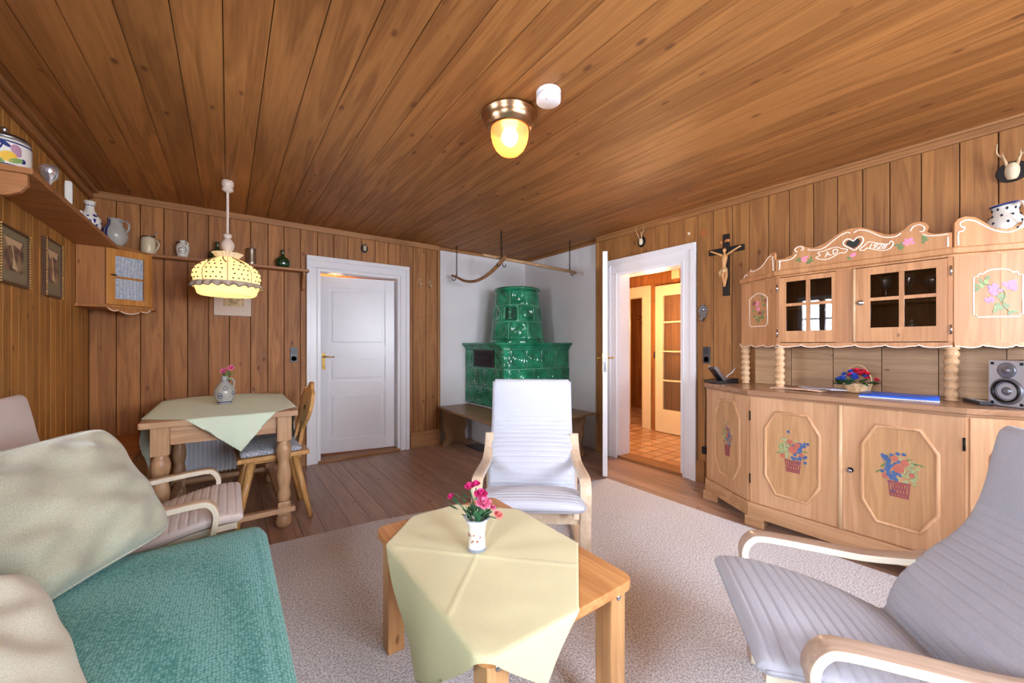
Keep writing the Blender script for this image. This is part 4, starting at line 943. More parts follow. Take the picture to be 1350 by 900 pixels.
# bench round the stove
bn = thing('stove_bench', 'old brown wooden corner bench wrapped around the base of the stove', 'bench', (1.95, 3.5, 0))
m = MB(); m.prism([(XP-.004, YP-.05), (2.385-.35, YP-.05), (1.955, YP-.052), (1.93, 2.98), (2.06, 2.835), (3.11, 2.815), (3.11, SY-.0), (XP-.004, SY)], (0, 0, .415), (1, 0, 0), (0, 1, 0), (0, 0, .028))
m = MB(); m.prism([(SX-.0, YW-.03), (1.955, YW-.03), (1.93, 2.98), (2.04, 2.84), (3.12, 2.81), (3.12, SY), (SX, SY)], (0, 0, .417), (1, 0, 0), (0, 1, 0), (0, 0, .026)); m.build('seat', BENCHW, bn, world=True, bevel=.004)
def bench_leg(o, u, name='leg'):
    prof = [(-.16, 0), (-.08, 0), (-.05, .035), (.05, .035), (.08, 0), (.17, 0), (.17, .03), (.13, .07), (.12, .14), (.15, .22), (.135, .30), (.16, .36), (.16, .416), (-.16, .416), (-.16, .36), (-.135, .30), (-.15, .22), (-.12, .14), (-.13, .07), (-.16, .03)]
    m = MB(); u = V(u); n = V((-u.y, u.x, 0)); m.prism(prof, V(o), u, (0, 0, 1), n*.035); m.build(name, BENCHZ, bn, world=True, bevel=.003)
bench_leg((2.13, 4.05, 0), (1, 0, 0)); bench_leg((3.0, 3.0, 0), (0, 1, 0)); bench_leg((2.2, 3.05, 0), V((1, .8, 0)).normalized())
m = MB(); m.box(2.2, 3.62, .001, 2.38, 3.95, .006, .002); m.build('hearth_plate', BLACK, None); 
bpy.data.objects['hearth_plate']['label'] = 'dark metal hearth plate on the floor under the stove bench'; bpy.data.objects['hearth_plate']['category'] = 'floor plate'
# yokes on chains
def chain(x, y, z0, z1, label, hooks):
    t = thing('chain', label, 'chain', (x, y, z1), 0, 'ceiling chains over the stove')
    m = MB(); n = max(2, int((z1-z0)/.026)); L = (z1-z0)/n
    for k in range(n):
        zc = -(k+.5)*L; a = (k % 2)*PI/2
        m.tube([(.009*math.cos(q)*math.cos(a), .009*math.cos(q)*math.sin(a), zc+L*.62*math.sin(q)) for q in [2*PI*j/10 for j in range(10)]], .003, 5, closed=True)
    m.build('links', IRON, t)
    for hk in hooks:
        m = MB(); m.tube(crom([(0, 0, z0-z1+.01), (hk*.012, 0, z0-z1-.03), (hk*.02, 0, z0-z1-.055), (hk*.045, 0, z0-z1-.06), (hk*.055, 0, z0-z1-.035)], 5), .0045, 6); m.build('hook', IRON, t)
chain(2.133, 4.031, 1.955, 2.304, 'black iron chain at the left end of the curved pole', (-1,))
chain(2.215, 3.237, 2.0, 2.304, 'black iron chain between the two hanging poles', (1, -1))
chain(3.05, 3.123, 1.985, 2.304, 'black iron chain at the right end of the straight pole', (1,))
m = MB(); P = crom([(2.115, 4.11, 1.965), (2.133, 4.031, 1.935), (2.15, 3.86, 1.87), (2.165, 3.66, 1.845), (2.185, 3.46, 1.88), (2.200, 3.29, 1.95), (2.21, 3.16, 2.02)], 6)
m.tube(P, [.017+.006*k/len(P) for k in range(len(P))], 10, flat=.8); tag(m.build('yoke_pole', POLEW), 'curved brown wooden yoke hanging from chains in front of the stove tower', 'pole')
m = MB(); P = [V((2.05, 3.33, 2.05)), V((2.26, 3.275, 2.03)), V((2.6, 3.21, 2.005)), V((3.05, 3.123, 1.965)), V((3.13, 3.11, 1.958))]; m.tube(crom(P, 5), .017, 10); tag(m.build('straight_pole', wood('pale_pole_wood', '8f6d4a', 'bf9a70', 'X', .5, .1, 0)), 'straight pale wooden pole hanging from chains above the green stove', 'pole')

# ================================================================== ARMCHAIRS
def make_armchair(label, fab, woodm, loc, rz, low=0):
    t = thing('armchair', label, 'armchair', loc, rz, 'bentwood armchairs around the coffee table')
    WO = .60; ax = WO/2-.03
    for s_ in (-1, 1):
        x = s_*ax
        P = [(x, .265, .012), (x, .262, .10), (x, .272, .25), (x, .290, .36), (x, .292, .405), (x, .272, .440), (x, .235, .452), (x, .10, .444), (x, -.04, .432), (x, -.14, .434)] + ([(x, -.20, .44), (x, -.245, .455)] if low else [(x, -.22, .464), (x, -.27, .51), (x, -.295, .56)])
        m = MB(); m.sweep(crom(P, 5), .055, .022, (1, 0, 0), 1); m.build('arm_frame', woodm, t, bevel=.003)
        m = MB(); m.sweep(crom([(x, .275, .018), (x, .2, .014), (x, -.25, .014), (x, -.33, .028), (x, -.345, .07), (x, -.33, .20), (x, -.30, .42 if not low else .36), (x, -.285 if not low else -.262, .56 if not low else .45)], 5), .05, .02, (1, 0, 0), 1); m.build('rear_frame', woodm, t, bevel=.003)
        xs = s_*(ax-.055)
        m = MB(); m.sweep(crom([(xs, .37, .318), (xs, .224, .310), (xs, .065, .273), (xs, -.06, .225), (xs, -.125, .217), (xs, -.165, .26), (xs, -.20, .35), (xs, -.265, .43), (xs, -.33, .50), (xs, -.38, .57), (xs, -.417, .68), (xs, -.440, .79), (xs, -.458, .87)], 5), .028, .026, (1, 0, 0), 1); m.build('seat_rail', woodm, t, bevel=.003)
    m = MB(); m.box(-ax+.02, .245, .235, ax-.02, .265, .29, .003); m.build('front_stretcher', woodm, t)
    m = MB(); m.box(-ax+.02, .05, .235, ax-.02, .10, .255, .003); m.build('seat_stretcher', woodm, t)
    m = MB(); m.box(-ax+.02, -.345, .24, ax-.02, -.325, .30, .003); m.build('rear_stretcher', woodm, t)
    # the quilted cushion: closed skin around a bent profile
    prof = crom([(0, .392, .330), (0, .31, .334), (0, .224, .325), (0, .065, .288), (0, -.06, .240), (0, -.115, .232), (0, -.15, .27), (0, -.185, .36), (0, -.25, .445), (0, -.315, .51), (0, -.365, .58), (0, -.402, .68), (0, -.424, .79), (0, -.445, .885)], 10)
    L = [0]
    for a, b in zip(prof, prof[1:]): L.append(L[-1]+(b-a).length)
    def at(s):
        s = max(0, min(L[-1], s)); i = 0
        while i < len(L)-2 and L[i+1] < s: i += 1
        f = (s-L[i])/(L[i+1]-L[i]); p = prof[i].lerp(prof[i+1], f); tg = (prof[i+1]-prof[i]).normalized()
        return p, V((0, -tg.z, tg.y)) if False else V((0, tg.z, -tg.y))
    def nsm(s):
        n = V((0, 0, 0))
        for d in (-.05, -.025, 0, .025, .05): n += at(s+d)[1]
        return n.normalized()
    HW = .258; th = .052; NU, NV = 460, 44; tot = L[-1]; pitch = .032; hd = tot-.25
    m = MB()
    def skin(u, v):
        s = u*tot; p, _ = at(s); n = nsm(s); a = 2*PI*v
        # superellipse section across the width
        ca_, sa_ = math.cos(a), math.sin(a)
        X = HW*(abs(ca_)**.28)*(1 if ca_ >= 0 else -1); Z = (abs(sa_)**.55)*(1 if sa_ >= 0 else -1)
        e = min(1, (s/.028)) if s < .028 else (min(1, (tot-s)/.03) if tot-s < .03 else 1); e = math.sqrt(max(0, 1-(1-e)**2))*.97+.03
        h = th/2*e
        q = 0
        if sa_ > 0 and s < hd: q = -.0046*abs(math.cos(PI*s/pitch))**16 + .0010*math.sin(X*140+s*70)*math.sin(X*90-s*30)
        if sa_ > 0 and abs(s-hd-.006) < .005: q = -.004
        q *= min(1, (1-abs(X/HW))*10)
        crease = -.010*math.exp(-((s-.56)/.02)**2) if sa_ > 0 else 0
        corner = 1-.05*max(0, 1-(tot-s)/.04)**2-.05*max(0, 1-s/.04)**2
        return p+n*(th/2+h*Z+q+crease+ (.012*(1-(X/HW)**2) if sa_ > 0 else 0)*e)+V((X*corner, 0, 0))
    m.grid(skin, NU, NV, cv=True)
    k0 = [i for i in range(NV)]; m.ff(k0[::-1]); m.ff([NU*NV+i for i in range(NV)])
    cu = m.build('cushion', fab, t)
    m = MB()
    for s_ in (-1, 1):
        pts = []
        for i in range(60):
            s = tot*(.012+.976*i/59); p, _ = at(s); pts.append(p+nsm(s)*(th*.5)+V((s_*(HW+.001), 0, 0)))
        m = MB(); m.tube(pts, .0045, 6); m.build('piping', fab, cu)
    return t
make_armchair('pale grey quilted bentwood armchair facing the camera behind the coffee table', QWHITE, [BIRCH, BIRCHE], (1.398, 1.741, .016), math.radians(140.9)).scale = (1, 1, 1.015)
make_armchair('large dark grey quilted bentwood armchair in the right foreground', QGREY, [BIRCHR, BIRCHE], (1.473, .258, .016), math.radians(37.7), 1)
make_armchair('cream quilted bentwood armchair between sofa and dining table at left wall', QPEACH, [BIRCH, BIRCHE], (-.33, 2.40, .0), math.radians(-90)).scale = (1, .98, 1.05)

# ================================================================== SOFA AND CUSHIONS
so = thing('sofa', 'green woven sofa along the left wall in the foreground', 'sofa', (-.36, .7, 0))
def softbox(m, x0, y0, z0, x1, y1, z1, r, n=26, puff=.02):
    """rounded mattress-like block"""
    c = V(((x0+x1)/2, (y0+y1)/2, (z0+z1)/2)); h = V(((x1-x0)/2, (y1-y0)/2, (z1-z0)/2))
    bm = bmesh.new(); bmesh.ops.create_cube(bm, size=2); bmesh.ops.subdivide_edges(bm, edges=bm.edges[:], cuts=n, use_grid_fill=True)
    for v in bm.verts:
        p = V((v.co.x*h.x, v.co.y*h.y, v.co.z*h.z)); q = V([max(-h[k]+r, min(h[k]-r, p[k])) for k in range(3)])
        d = p-q
        if d.length > 1e-6: p = q+d.normalized()*min(r, d.length if False else r)
        if v.co.z > 0: p.z += puff*(1-v.co.x**2)*(1-v.co.y**2)
        v.co = c+p
    m.addbm(bm, sm=True)
m = MB(); softbox(m, -.82, -.55, .16, .125, 1.885, .445, .055, 30, .025); m.build('seat_mattress', SOFA, so, world=True)
m = MB(); m.box(-.80, -.52, .06, .09, 1.86, .175, .01); m.build('frame', BENCHO, so, world=True)
m = MB(); softbox(m, -.83, -.55, .42, -.66, 1.45, .80, .05, 16, 0); m.build('backrest', SOFA, so, world=True)
for x, y in ((.04, 1.8), (.04, -.46), (-.76, 1.8), (-.76, -.46)):
    m = MB(); m.lathe([(.02, .015), (.028, .06)], (x, y, 0), 12); m.build('leg', BENCHO, so, world=True)
def pillow(label, mat, c, ux, uy, w, h, th, seed=1, wr=.006, pw=2.6):
    c = V(c); ux, uy = V(ux).normalized(), V(uy); uy = (uy-ux*uy.dot(ux)).normalized(); n = ux.cross(uy); m = MB(); r = random.Random(seed); ph = [r.uniform(0, 6) for _ in range(6)]
    t = thing('cushion', label, 'cushion', c)
    def f(sgn):
        def g(u, v):
            a, b = 2*u-1, 2*v-1
            pin = 1-.07*(1-abs(b)**1.2)*abs(a)**6*0 ; A = a*(1-.06*(1-b*b)); B = b*(1-.06*(1-a*a))
            edge = (1-abs(a)**pw)*(1-abs(b)**pw); hh = th/2*max(0, edge)**.5; kc = 1-.10*(a*a*b*b)**2; A *= kc; B *= kc
            wk = wr*(math.sin(7*a+3*b+ph[0])*math.sin(2*b+ph[1])+.6*math.sin(13*b+4*a+ph[2])*math.sin(3*a+ph[3])+.5*math.sin(5*(a-b)*2+ph[4]))*min(1, edge*3)
            return ux*(A*w/2)+uy*(B*h/2)+n*(sgn*(hh+wk*(1 if sgn > 0 else .4)))
        return g
    m.grid(f(1), 40, 40); m.grid(f(-1), 40, 40); b = m.build('cover', mat, t)
    md = b.modifiers.new('w', 'WELD'); md.merge_threshold = .0005
    pts = []
    for k in range(80):
        q = k/80*4; i = int(q); f_ = q-i; a, b_ = ((2*f_-1, -1), (1, 2*f_-1), (1-2*f_, 1), (-1, 1-2*f_))[i]
        kc = 1-.10*(a*a*b_*b_)**2; pts.append(ux*(a*kc*(1-.06*(1-b_*b_))*w/2)+uy*(b_*kc*(1-.06*(1-a*a))*h/2))
    m = MB(); m.tube(pts, .004, 6, closed=True); m.build('seam', mat, t); return t
B1, B2, T2 = V((-.43, 1.53, .47)), V((-.185, 1.865, .50)), V((-.395, 1.97, .835))
T1 = V((-.62, 1.62, .835)); cc = (B1+B2+T1+T2)/4; ux = ((B2-B1)+(T2-T1))/2; uy = ((T1-B1)+(T2-B2))/2
pillow('large olive velvet cushion leaning at the far end of the green sofa', VELV, cc, ux, uy, .52, .46, .20, 3, .012, 2.6)
pillow('pale cream velvet cushion at the bottom left corner on the green sofa', VELVL, (-.43, 1.10, .60), (.62, .55, -.32), (-.45, .62, .50), .44, .40, .15, 7, .009, 2.6)

# ================================================================== COFFEE TABLE
ct = thing('coffee_table', 'low pine coffee table with square legs on the rug', 'table', (.715, 1.11, .015))
TX0, TX1, TY0, TY1, TZ = .45, .98, .725, 1.505, .46
def rrect(x0, y0, x1, y1, r, n=6):
    P = []
    for cx, cy, a in ((x1-r, y1-r, 0), (x0+r, y1-r, PI/2), (x0+r, y0+r, PI), (x1-r, y0+r, 1.5*PI)):
        for k in range(n+1): P.append((cx+r*math.cos(a+k/n*PI/2), cy+r*math.sin(a+k/n*PI/2)))
    return P
m = MB(); m.prism(rrect(TX0, TY0, TX1, TY1, .04), (0, 0, TZ-.028), (1, 0, 0), (0, 1, 0), (0, 0, .028)); m.build('tabletop', PINEX, ct, world=True, bevel=.004)
for sx, sy in ((0, 0), (0, 1), (1, 0), (1, 1)):
    x = TX0+.022 if not sx else TX1-.022-.062; y = TY0+.022 if not sy else TY1-.022-.062
    m = MB(); m.box(x, y, .0155, x+.062, y+.062, TZ-.028, .004); lg = m.build('leg', PINEZ, ct, world=True)
    m = MB(); m.lathe([(.009, 0), (.009, .003), (.004, .005)], (x+.031, y if not sy else y+.062, TZ-.05), 10, (0, -1 if not sy else 1, 0)); m.build('bolt', CHROME, lg, world=True)
m = MB(); m.box(TX0+.03, TY0+.06, TZ-.085, TX0+.05, TY1-.06, TZ-.028); m.build('apron', PINEX, ct, world=True)
m = MB(); m.box(TX1-.05, TY0+.06, TZ-.085, TX1-.03, TY1-.06, TZ-.028); m.build('apron', PINEX, ct, world=True)
def drape(quad, rect, r, ztop, fold=.012, seed=1, crease=True, sag=V((0, 0))):
    """square cloth laid over a rounded table top; what lies beyond the edge hangs down"""
    (x0, y0, x1, y1) = rect; A, B, C, D = [V(q) for q in quad]; rr = random.Random(seed); ph = [rr.uniform(0, 6) for _ in range(5)]
    def f(u, v):
        p = (A*(1-u)+B*u)*(1-v)+(D*(1-u)+C*u)*v+sag*(4*u*(1-u)*(1-v)**3)
        q = V((max(x0+r, min(x1-r, p.x)), max(y0+r, min(y1-r, p.y)))); d = p-q
        if d.length <= r:
            z = ztop+.0022+.0016*(math.sin(9*p.x+5*p.y+ph[0])*math.sin(7*p.y-4*p.x+ph[1])+1)
            if crease:
                for cu, cv in ((u, v),):
                    z += .0030*math.exp(-((cu-.5)/.008)**2)+.0030*math.exp(-((cv-.5)/.008)**2)+.0012*(1+math.sin(31*p.x+17*p.y+3*math.sin(9*p.y))*math.sin(5*p.x-13*p.y))
            e = min(1, (r-d.length)/.02) if d.length > r-.02 else 1
            return V((p.x, p.y, z))
        n = d.normalized(); e = d.length-r; edge = q+n*(r+.0035)
        R = .010; 
        if e < R*1.57: a = e/R; off = R*math.sin(a); dz = R*(1-math.cos(a))
        else: off = R; dz = R+(e-R*1.57)
        tt = q.x*23+q.y*19+math.atan2(n.y, n.x)*2.2
        wv = fold*min(1, e/.15)*(1+math.sin(tt+ph[2]))*.8
        out = edge+n*(off*.5+wv); return V((out.x, out.y, ztop+.004-dz))
    return f
m = MB(); fcl = drape(((.17, 1.08), (.615, .60), (1.15, 1.13), (.705, 1.61)), (TX0, TY0, TX1, TY1), .04, TZ, .012, 4, True, V((-.030, -.030)))
m.slab(fcl, (0, 0, -1), .0012, 90, 90); tag(m.build('tablecloth', CLY), 'pale yellow tablecloth lying diagonally over the pine coffee table', 'tablecloth')
# vase with roses on coffee table
def vase_roses(name, label, cat, loc, body, flowers, stems, group=None):
    pass
vz = TZ+.0085
v1 = thing('flower_vase', 'small white and pink flowered vase of artificial roses on the coffee table', 'vase', (.675, 1.131, vz)); v1.scale = (1.12, 1.12, 1.02)
m = MB(); m.lathe([(.024, 0), (.026, .004), (.0265, .010)], (0, 0, 0), 28); m.lathe([(.0255, .010), (.024, .05), (.028, .085), (.036, .105), (.034, .105), (.025, .085), (.021, .05), (.02, .012)], (0, 0, 0), 28, caps=False)
r = random.Random(2); m.cur = 1
for k in range(26):
    t = r.uniform(0, 2*PI); z = r.uniform(.015, .085); R = .0252+.003*max(0, (z-.05)/.04); c = V((R*math.cos(t), R*math.sin(t), z)); n = V((math.cos(t), math.sin(t), 0)); s_ = V((-math.sin(t), math.cos(t), 0))
    q = r.uniform(.0025, .005); i = [m.vv(c+n*.0006+s_*q*math.cos(a)+V((0, 0, 1))*q*math.sin(a)) for a in [2*PI*j/7 for j in range(7)]]; m.ff(i)
m.build('vase_body', [CERW, MOTA], v1)
m = MB(); m.lathe([(.0268, 0), (.0272, .003), (.0272, .008), (.0262, .010)], (0, 0, 0), 28, caps=False); m.tube([((.037+.002*math.sin(6*t))*math.cos(t), (.037+.002*math.sin(6*t))*math.sin(t), .105) for t in [2*PI*k/48 for k in range(48)]], .002, 6, closed=True); m.build('glazed_rim', plain('rim_grey_blue', '8f97a5', .3), v1)
def stalk(parent, base, tip, mat=LEAF, r=.0018):
    m = MB(); b, t = V(base), V(tip); m.tube(crom([b, b.lerp(t, .5)+V((0, 0, .01)), t], 5), r, 6); return m.build('stem', mat, parent)
RTv = V((RT.x, RT.y, 0)); FWv = V((FW.x, FW.y, 0)); UP = V((0, 0, 1))
def rp(a, z, d=0): return RTv*a+UP*z+FWv*d
for a, z, d, s_, mt, sd in ((-.022, .205, 0, .019, PINK, 1), (-.005, .208, .012, .017, PINK, 2), (-.078, .172, 0, .013, PINK, 3), (.012, .182, -.005, .024, PINK, 4), (.022, .160, -.022, .027, PINKL, 5), (.048, .140, -.01, .012, PINKL, 6), (.063, .112, 0, .018, SALM, 7)):
    sm_ = stalk(v1, rp(a*.15, .09, d*.2), rp(a*.92, z-.012, d))
    m = MB(); p = rp(a, z, d); rose(m, p, s_, 3, p-rp(0, .02)+FWv*-.06, sd); m.build('rose_blossom', mt, sm_)
m = MB(); r = random.Random(5)
for k in range(30):
    a = r.uniform(-.045, .045); z = r.uniform(.095, .135); d = r.uniform(-.03, .03); leafshape(m, rp(a*.5, z-.01, d*.6), rp(a*6, r.uniform(.1, .5), d*6), r.uniform(.025, .038), .02)
for a, z in ((-.06, .15), (-.07, .135), (-.048, .165), (-.035, .15), (-.03, .165), (-.055, .128)): leafshape(m, rp(a, z), rp(-abs(r.uniform(-1, 1)), r.uniform(.1, 1), -.3), .034, .024)
m.build('leaves', LEAF, v1)

# ================================================================== DINING CORNER
dt = thing('dining_table', 'oak dining table with turned legs and low stretchers', 'table', (-.015, 3.39, 0))
DX0, DX1, DY0, DY1, DZ = -.385, .36, 2.795, 3.975, .74
m = MB(); m.prism(rrect(DX0, DY0, DX1, DY1, .012, 3), (0, 0, DZ-.035), (1, 0, 0), (0, 1, 0), (0, 0, .035)); m.build('tabletop', OAKX, dt, world=True, bevel=.006)
LG = [(x, y) for x in (DX0+.085, DX1-.075) for y in (DY0+.07, DY1-.10)]
def tleg(x, y):
    m = MB(); m.box(x-.04, y-.04, .55, x+.04, y+.04, DZ-.035, .004)
    m.box(x-.036, y-.036, .085, x+.036, y+.036, .165, .006)
    m.lathe([(.03, .165), (.034, .175), (.04, .20), (.036, .23), (.031, .25), (.037, .28), (.042, .32), (.040, .36), (.033, .40), (.031, .42), (.038, .445), (.044, .48), (.044, .50), (.036, .53), (.031, .537), (.036, .552)], (x, y, 0), 20)
    m.lathe([(.030, .002), (.042, .015), (.046, .04), (.040, .07), (.032, .085)], (x, y, 0), 20)
    return m.build('leg', OAKZ, dt, world=True)
for x, y in LG: tleg(x, y)
xa, xb, ya, yb = LG[0][0], LG[2][0], LG[0][1], LG[1][1]
for q in ((xa+.04, ya-.012, xb-.04, ya+.012), (xa+.04, yb-.012, xb-.04, yb+.012), (xa-.012, ya+.04, xa+.012, yb-.04), (xb-.012, ya+.04, xb+.012, yb-.04)):
    m = MB(); m.box(q[0], q[1], DZ-.14, q[2], q[3], DZ-.035, .003); m.build('apron', OAKX, dt, world=True)
for q in ((xa-.05, ya-.045, xb+.06, ya-.005), (xa-.05, yb-.02, xb+.06, yb+.02), (xa-.02, ya, xa+.02, yb), (xb-.02, ya, xb+.02, yb)):
    m = MB(); m.box(q[0], q[1], .10, q[2], q[3], .13, .003); m.build('stretcher', OAKX, dt, world=True)
m = MB(); fcl = drape(((-.80, 3.30), (.06, 2.58), (.78, 3.44), (-.08, 4.16)), (DX0, DY0, DX1, DY1), .012, DZ, .014, 9, False)
MINT = fabric('mint_tablecloth', 'cfdcc0', 'dce8d0', 700, .85, .2, .2, .03)
m.slab(fcl, (0, 0, -1), .0012, 90, 90); tag(m.build('tablecloth', MINT), 'mint green tablecloth laid diagonally over the oak dining table by the back wall', 'tablecloth')
# jug vase on dining table
v2 = thing('jug_vase', 'grey salt glazed jug with blue motifs holding two pink roses on the dining table', 'vase', (-.021, 3.367, DZ+.0065)); v2.scale = (1.1, 1.1, 1.05)
m = MB(); m.lathe([(.035, 0), (.038, .006), (.036, .012), (.05, .04), (.057, .07), (.052, .10), (.034, .128), (.020, .145), (.017, .165), (.020, .182), (.017, .182), (.013, .16), (.03, .12)], (0, 0, 0), 28)
m.cur = 1; m.lathe([(.0372, .010), (.0378, .014), (.0385, .018)], (0, 0, 0), 28, caps=False)
for z in (.150, .162): m.tube([(.0188*math.cos(t), .0188*math.sin(t), z) for t in [2*PI*k/20 for k in range(20)]], .0015, 5, closed=True)
def blob_on(m, prof, t, z, q, n=6, asp=1):
    R = prof_r(z, prof)+.0008
    for j in range(n):
        a = 2*PI*j/n; t2 = t+q*1.2*math.cos(a)/R; z2 = z+q*1.2*math.sin(a); m.ball(((prof_r(z2, prof)+.0005)*math.cos(t2), (prof_r(z2, prof)+.0005)*math.sin(t2), z2), q*.42, 4, (1, 1, .8))
vp = [(.035, 0), (.036, .012), (.05, .04), (.057, .07), (.052, .10), (.034, .128), (.02, .145)]
tc_ = math.atan2(-3.2, -.03)
for dt_, z in ((-.45, .065), (.1, .105), (-.4, .05), (.9, .07)): blob_on(m, vp, tc_+dt_, z, .009)
m.build('vase_body', [CERG, BLUE], v2)
m = MB(); m.tube(crom([rp(.018, .160), rp(.045, .165), rp(.062, .135), rp(.052, .100)], 6), .006, 8, flat=.7); m.build('handle', CERG, v2)
for a, z, s_, mt, sd in ((-.005, .215, .026, PINKL, 11), (.040, .235, .022, PINKL, 12)):
    sm_ = stalk(v2, rp(0, .15), rp(a*.9, z-.015)); m = MB(); rose(m, rp(a, z), s_, 3, rp(a, .05)-FWv*.08, sd); m.build('rose_blossom', mt, sm_)
    m = MB(); rose(m, rp(a, z)-FWv*.006, s_*.5, 2, rp(a, .05)-FWv*.08, sd); m.build('rose_heart', PINK, sm_)
m = MB(); r = random.Random(6)
for k in range(16): leafshape(m, rp(r.uniform(-.01, .04), r.uniform(.175, .215)), rp(r.uniform(-1, 1.2), r.uniform(-.6, .5), r.uniform(-1, 1)), .04, .02)
m.build('leaves', LEAFL, v2)
# alpine board chairs
def board_chair(label, loc, rz):
    t = thing('dining_chair', label, 'chair', loc, rz, 'wooden board chairs at the dining table')
    m = MB(); m.prism([(-.21, .20), (.21, .20), (.19, -.20), (-.19, -.20)][::-1], (0, 0, .425), (1, 0, 0), (0, 1, 0), (0, 0, .028)); m.build('seat', CHAIRW, t, bevel=.006)
    for sx in (-1, 1):
        for sy in (-1, 1):
            m = MB(); m.tube([(sx*.12, sy*.12, .426), (sx*.155, sy*.16, .22), (sx*.19, sy*.205, .002)], [.023, .021, .016], 8); m.build('leg', CHAIRW, t)
    for sx in (-1, 1):
        m = MB(); m.box(sx*.10-.03, -.16, .395, sx*.10+.03, .16, .425, .003); m.build('batten', CHAIRW, t)
    half = [(.045, .0), (.048, .05), (.032, .09), (.036, .12), (.075, .16), (.120, .20), (.150, .26), (.155, .31), (.135, .34), (.128, .365), (.10, .39), (.065, .40), (.045, .43), (.02, .445), (0, .45)]
    prof = half+[(-a, z) for a, z in half[-2::-1]]
    m = MB(); m.prism(prof, (0, -.175, .448), (1, 0, 0), V((0, -.20, 1)).normalized(), (0, .024, .004)); bk = m.build('backrest', CHAIRW, t, bevel=.005)
    hz = V((0, -.20, 1)).normalized()
    m = MB(); hp = [(0, .245), (.018, .262), (.020, .276), (.010, .284), (0, .276), (-.010, .284), (-.020, .276), (-.018, .262)]
    m.prism(hp, V((0, -.1505, .452)), (1, 0, 0), hz, (0, .0015, .0003)); m.build('heart_hole_shade', TILEF, bk)  # dark plate on the backrest in place of a shaded heart opening
    m = MB(); softbox(m, -.19, -.155, .453, .19, .185, .49, .018, 14, .012); m.build('seat_cushion', SEATC, t); return t
board_chair('light wooden board back chair with speckled cushion at the near right side of dining table', (.235, 3.10, 0), math.radians(92))
c2_ = board_chair('light wooden board back chair with speckled cushion at the far right side of dining table', (.30, 3.68, 0), math.radians(86)); c2_.scale = (.92, .92, .90)
# corner bench
cbn = thing('corner_bench', 'orange brown wooden corner bench along the left and back walls', 'bench', (-.6, 3.6, 0))
m = MB(); m.prism([(XL+.001, 2.74), (-.47, 2.74), (-.47, 3.83), (-.34, 3.83), (-.34, YW-.001), (XL+.001, YW-.001)], (0, 0, .43), (1, 0, 0), (0, 1, 0), (0, 0, .03)); m.build('seat', BENCHO, cbn, world=True, bevel=.004)
m = MB(); m.box(XL+.001, 2.78, 0, -.52, 4.19, .43, .003); m.build('front_panel', BENCHO, cbn, world=True)
m = MB(); pp = [(-.83, 0), (-.48, 0), (-.48, .40), (-.50, .47), (-.55, .52), (-.62, .54), (-.83, .54)]; m.prism(pp, (0, 2.70, 0), (1, 0, 0), (0, 0, 1), (0, .035, 0)); m.build('end_panel', BENCHO, cbn, world=True, bevel=.004)
# radiator
rd = thing('radiator', 'pale grey ribbed radiator under the table on the back wall', 'radiator', (-.14, 4.12, .08))
m = MB()
for k in range(13):
    x = -.315+k*.029; m.box(x, 4.095, .09, x+.019, 4.155, .40, .006)
m.build('fins', RADI, rd, world=True)
m = MB(); m.box(-.32, 4.118, .095, .062, 4.145, .395, .004); m.build('panel', RADI, rd, world=True)
m = MB(); m.box(-.32, 4.10, .375, .062, 4.15, .395, .003); m.box(-.32, 4.10, .10, .062, 4.15, .12, .003); m.box(-.3, 4.15, .2, .04, 4.177, .24); m.build('header_pipes', RADI, rd, world=True)

# ================================================================== SHELF, CORNER CABINET AND WHAT STANDS ON IT
SZ = 1.86
sh = thing('wall_shelf', 'long brown wooden wall shelf running round the left and back walls', 'shelf', (-.6, 4.1, 1.835))
m = MB(); m.prism([(XL+.001, 2.40), (-.635, 2.40), (-.635, 3.88), (-.50, 4.085), (.615, 4.085), (.615, YW-.001), (XL+.001, YW-.001)], (0, 0, 1.836), (1, 0, 0), (0, 1, 0), (0, 0, .024)); m.build('board', SHELFW, sh, world=True, bevel=.004)
bkp = [(0, 0), (.185, 0), (.185, -.045), (.165, -.075), (.125, -.095), (.085, -.098), (.080, -.115), (.06, -.12), (.045, -.15), (.03, -.20), (0, -.215)]
m = MB(); m.prism(bkp, (XL+.001, 2.415, 1.836), (1, 0, 0), (0, 0, 1), (0, .024, 0)); m.build('bracket', SHELFW, sh, world=True, bevel=.002)
m = MB(); m.prism([(0, 0), (-.10, 0), (-.10, -.03), (-.075, -.06), (-.055, -.10), (-.04, -.15), (0, -.17)], (.565, YW-.001, 1.836), (0, 1, 0), (0, 0, 1), (.022, 0, 0)); m.build('bracket', SHELFW, sh, world=True, bevel=.002)
cc_ = thing('corner_cabinet', 'small hanging corner cabinet with gingham curtained glass door below the shelf', 'cabinet', (-.7, 4.0, 1.43))
CP = [(XL+.002, 3.86), (-.695, 3.86), (-.475, 4.03), (-.475, YW-.001), (XL+.002, YW-.001)]
m = MB(); m.prism([(XL+.004, 3.872), (-.70, 3.872), (-.49, 4.035), (-.49, YW-.002), (XL+.004, YW-.002)], (0, 0, 1.435), (1, 0, 0), (0, 1, 0), (0, 0, .40)); m.build('body', CABW, cc_, world=True, bevel=.002)
m = MB(); m.prism([(XL+.002, 3.845), (-.685, 3.845), (-.462, 4.02), (-.462, YW-.001), (XL+.002, YW-.001)], (0, 0, 1.415), (1, 0, 0), (0, 1, 0), (0, 0, .02)); m.build('bottom_moulding', CABW, cc_, world=True, bevel=.003)
du = V((.22, .17, 0)); dl_ = du.length; du.normalize(); FD = frame3((-.698, 3.868, 0), (du.x, du.y, 0), (du.y, -du.x, 0))
m = MB()
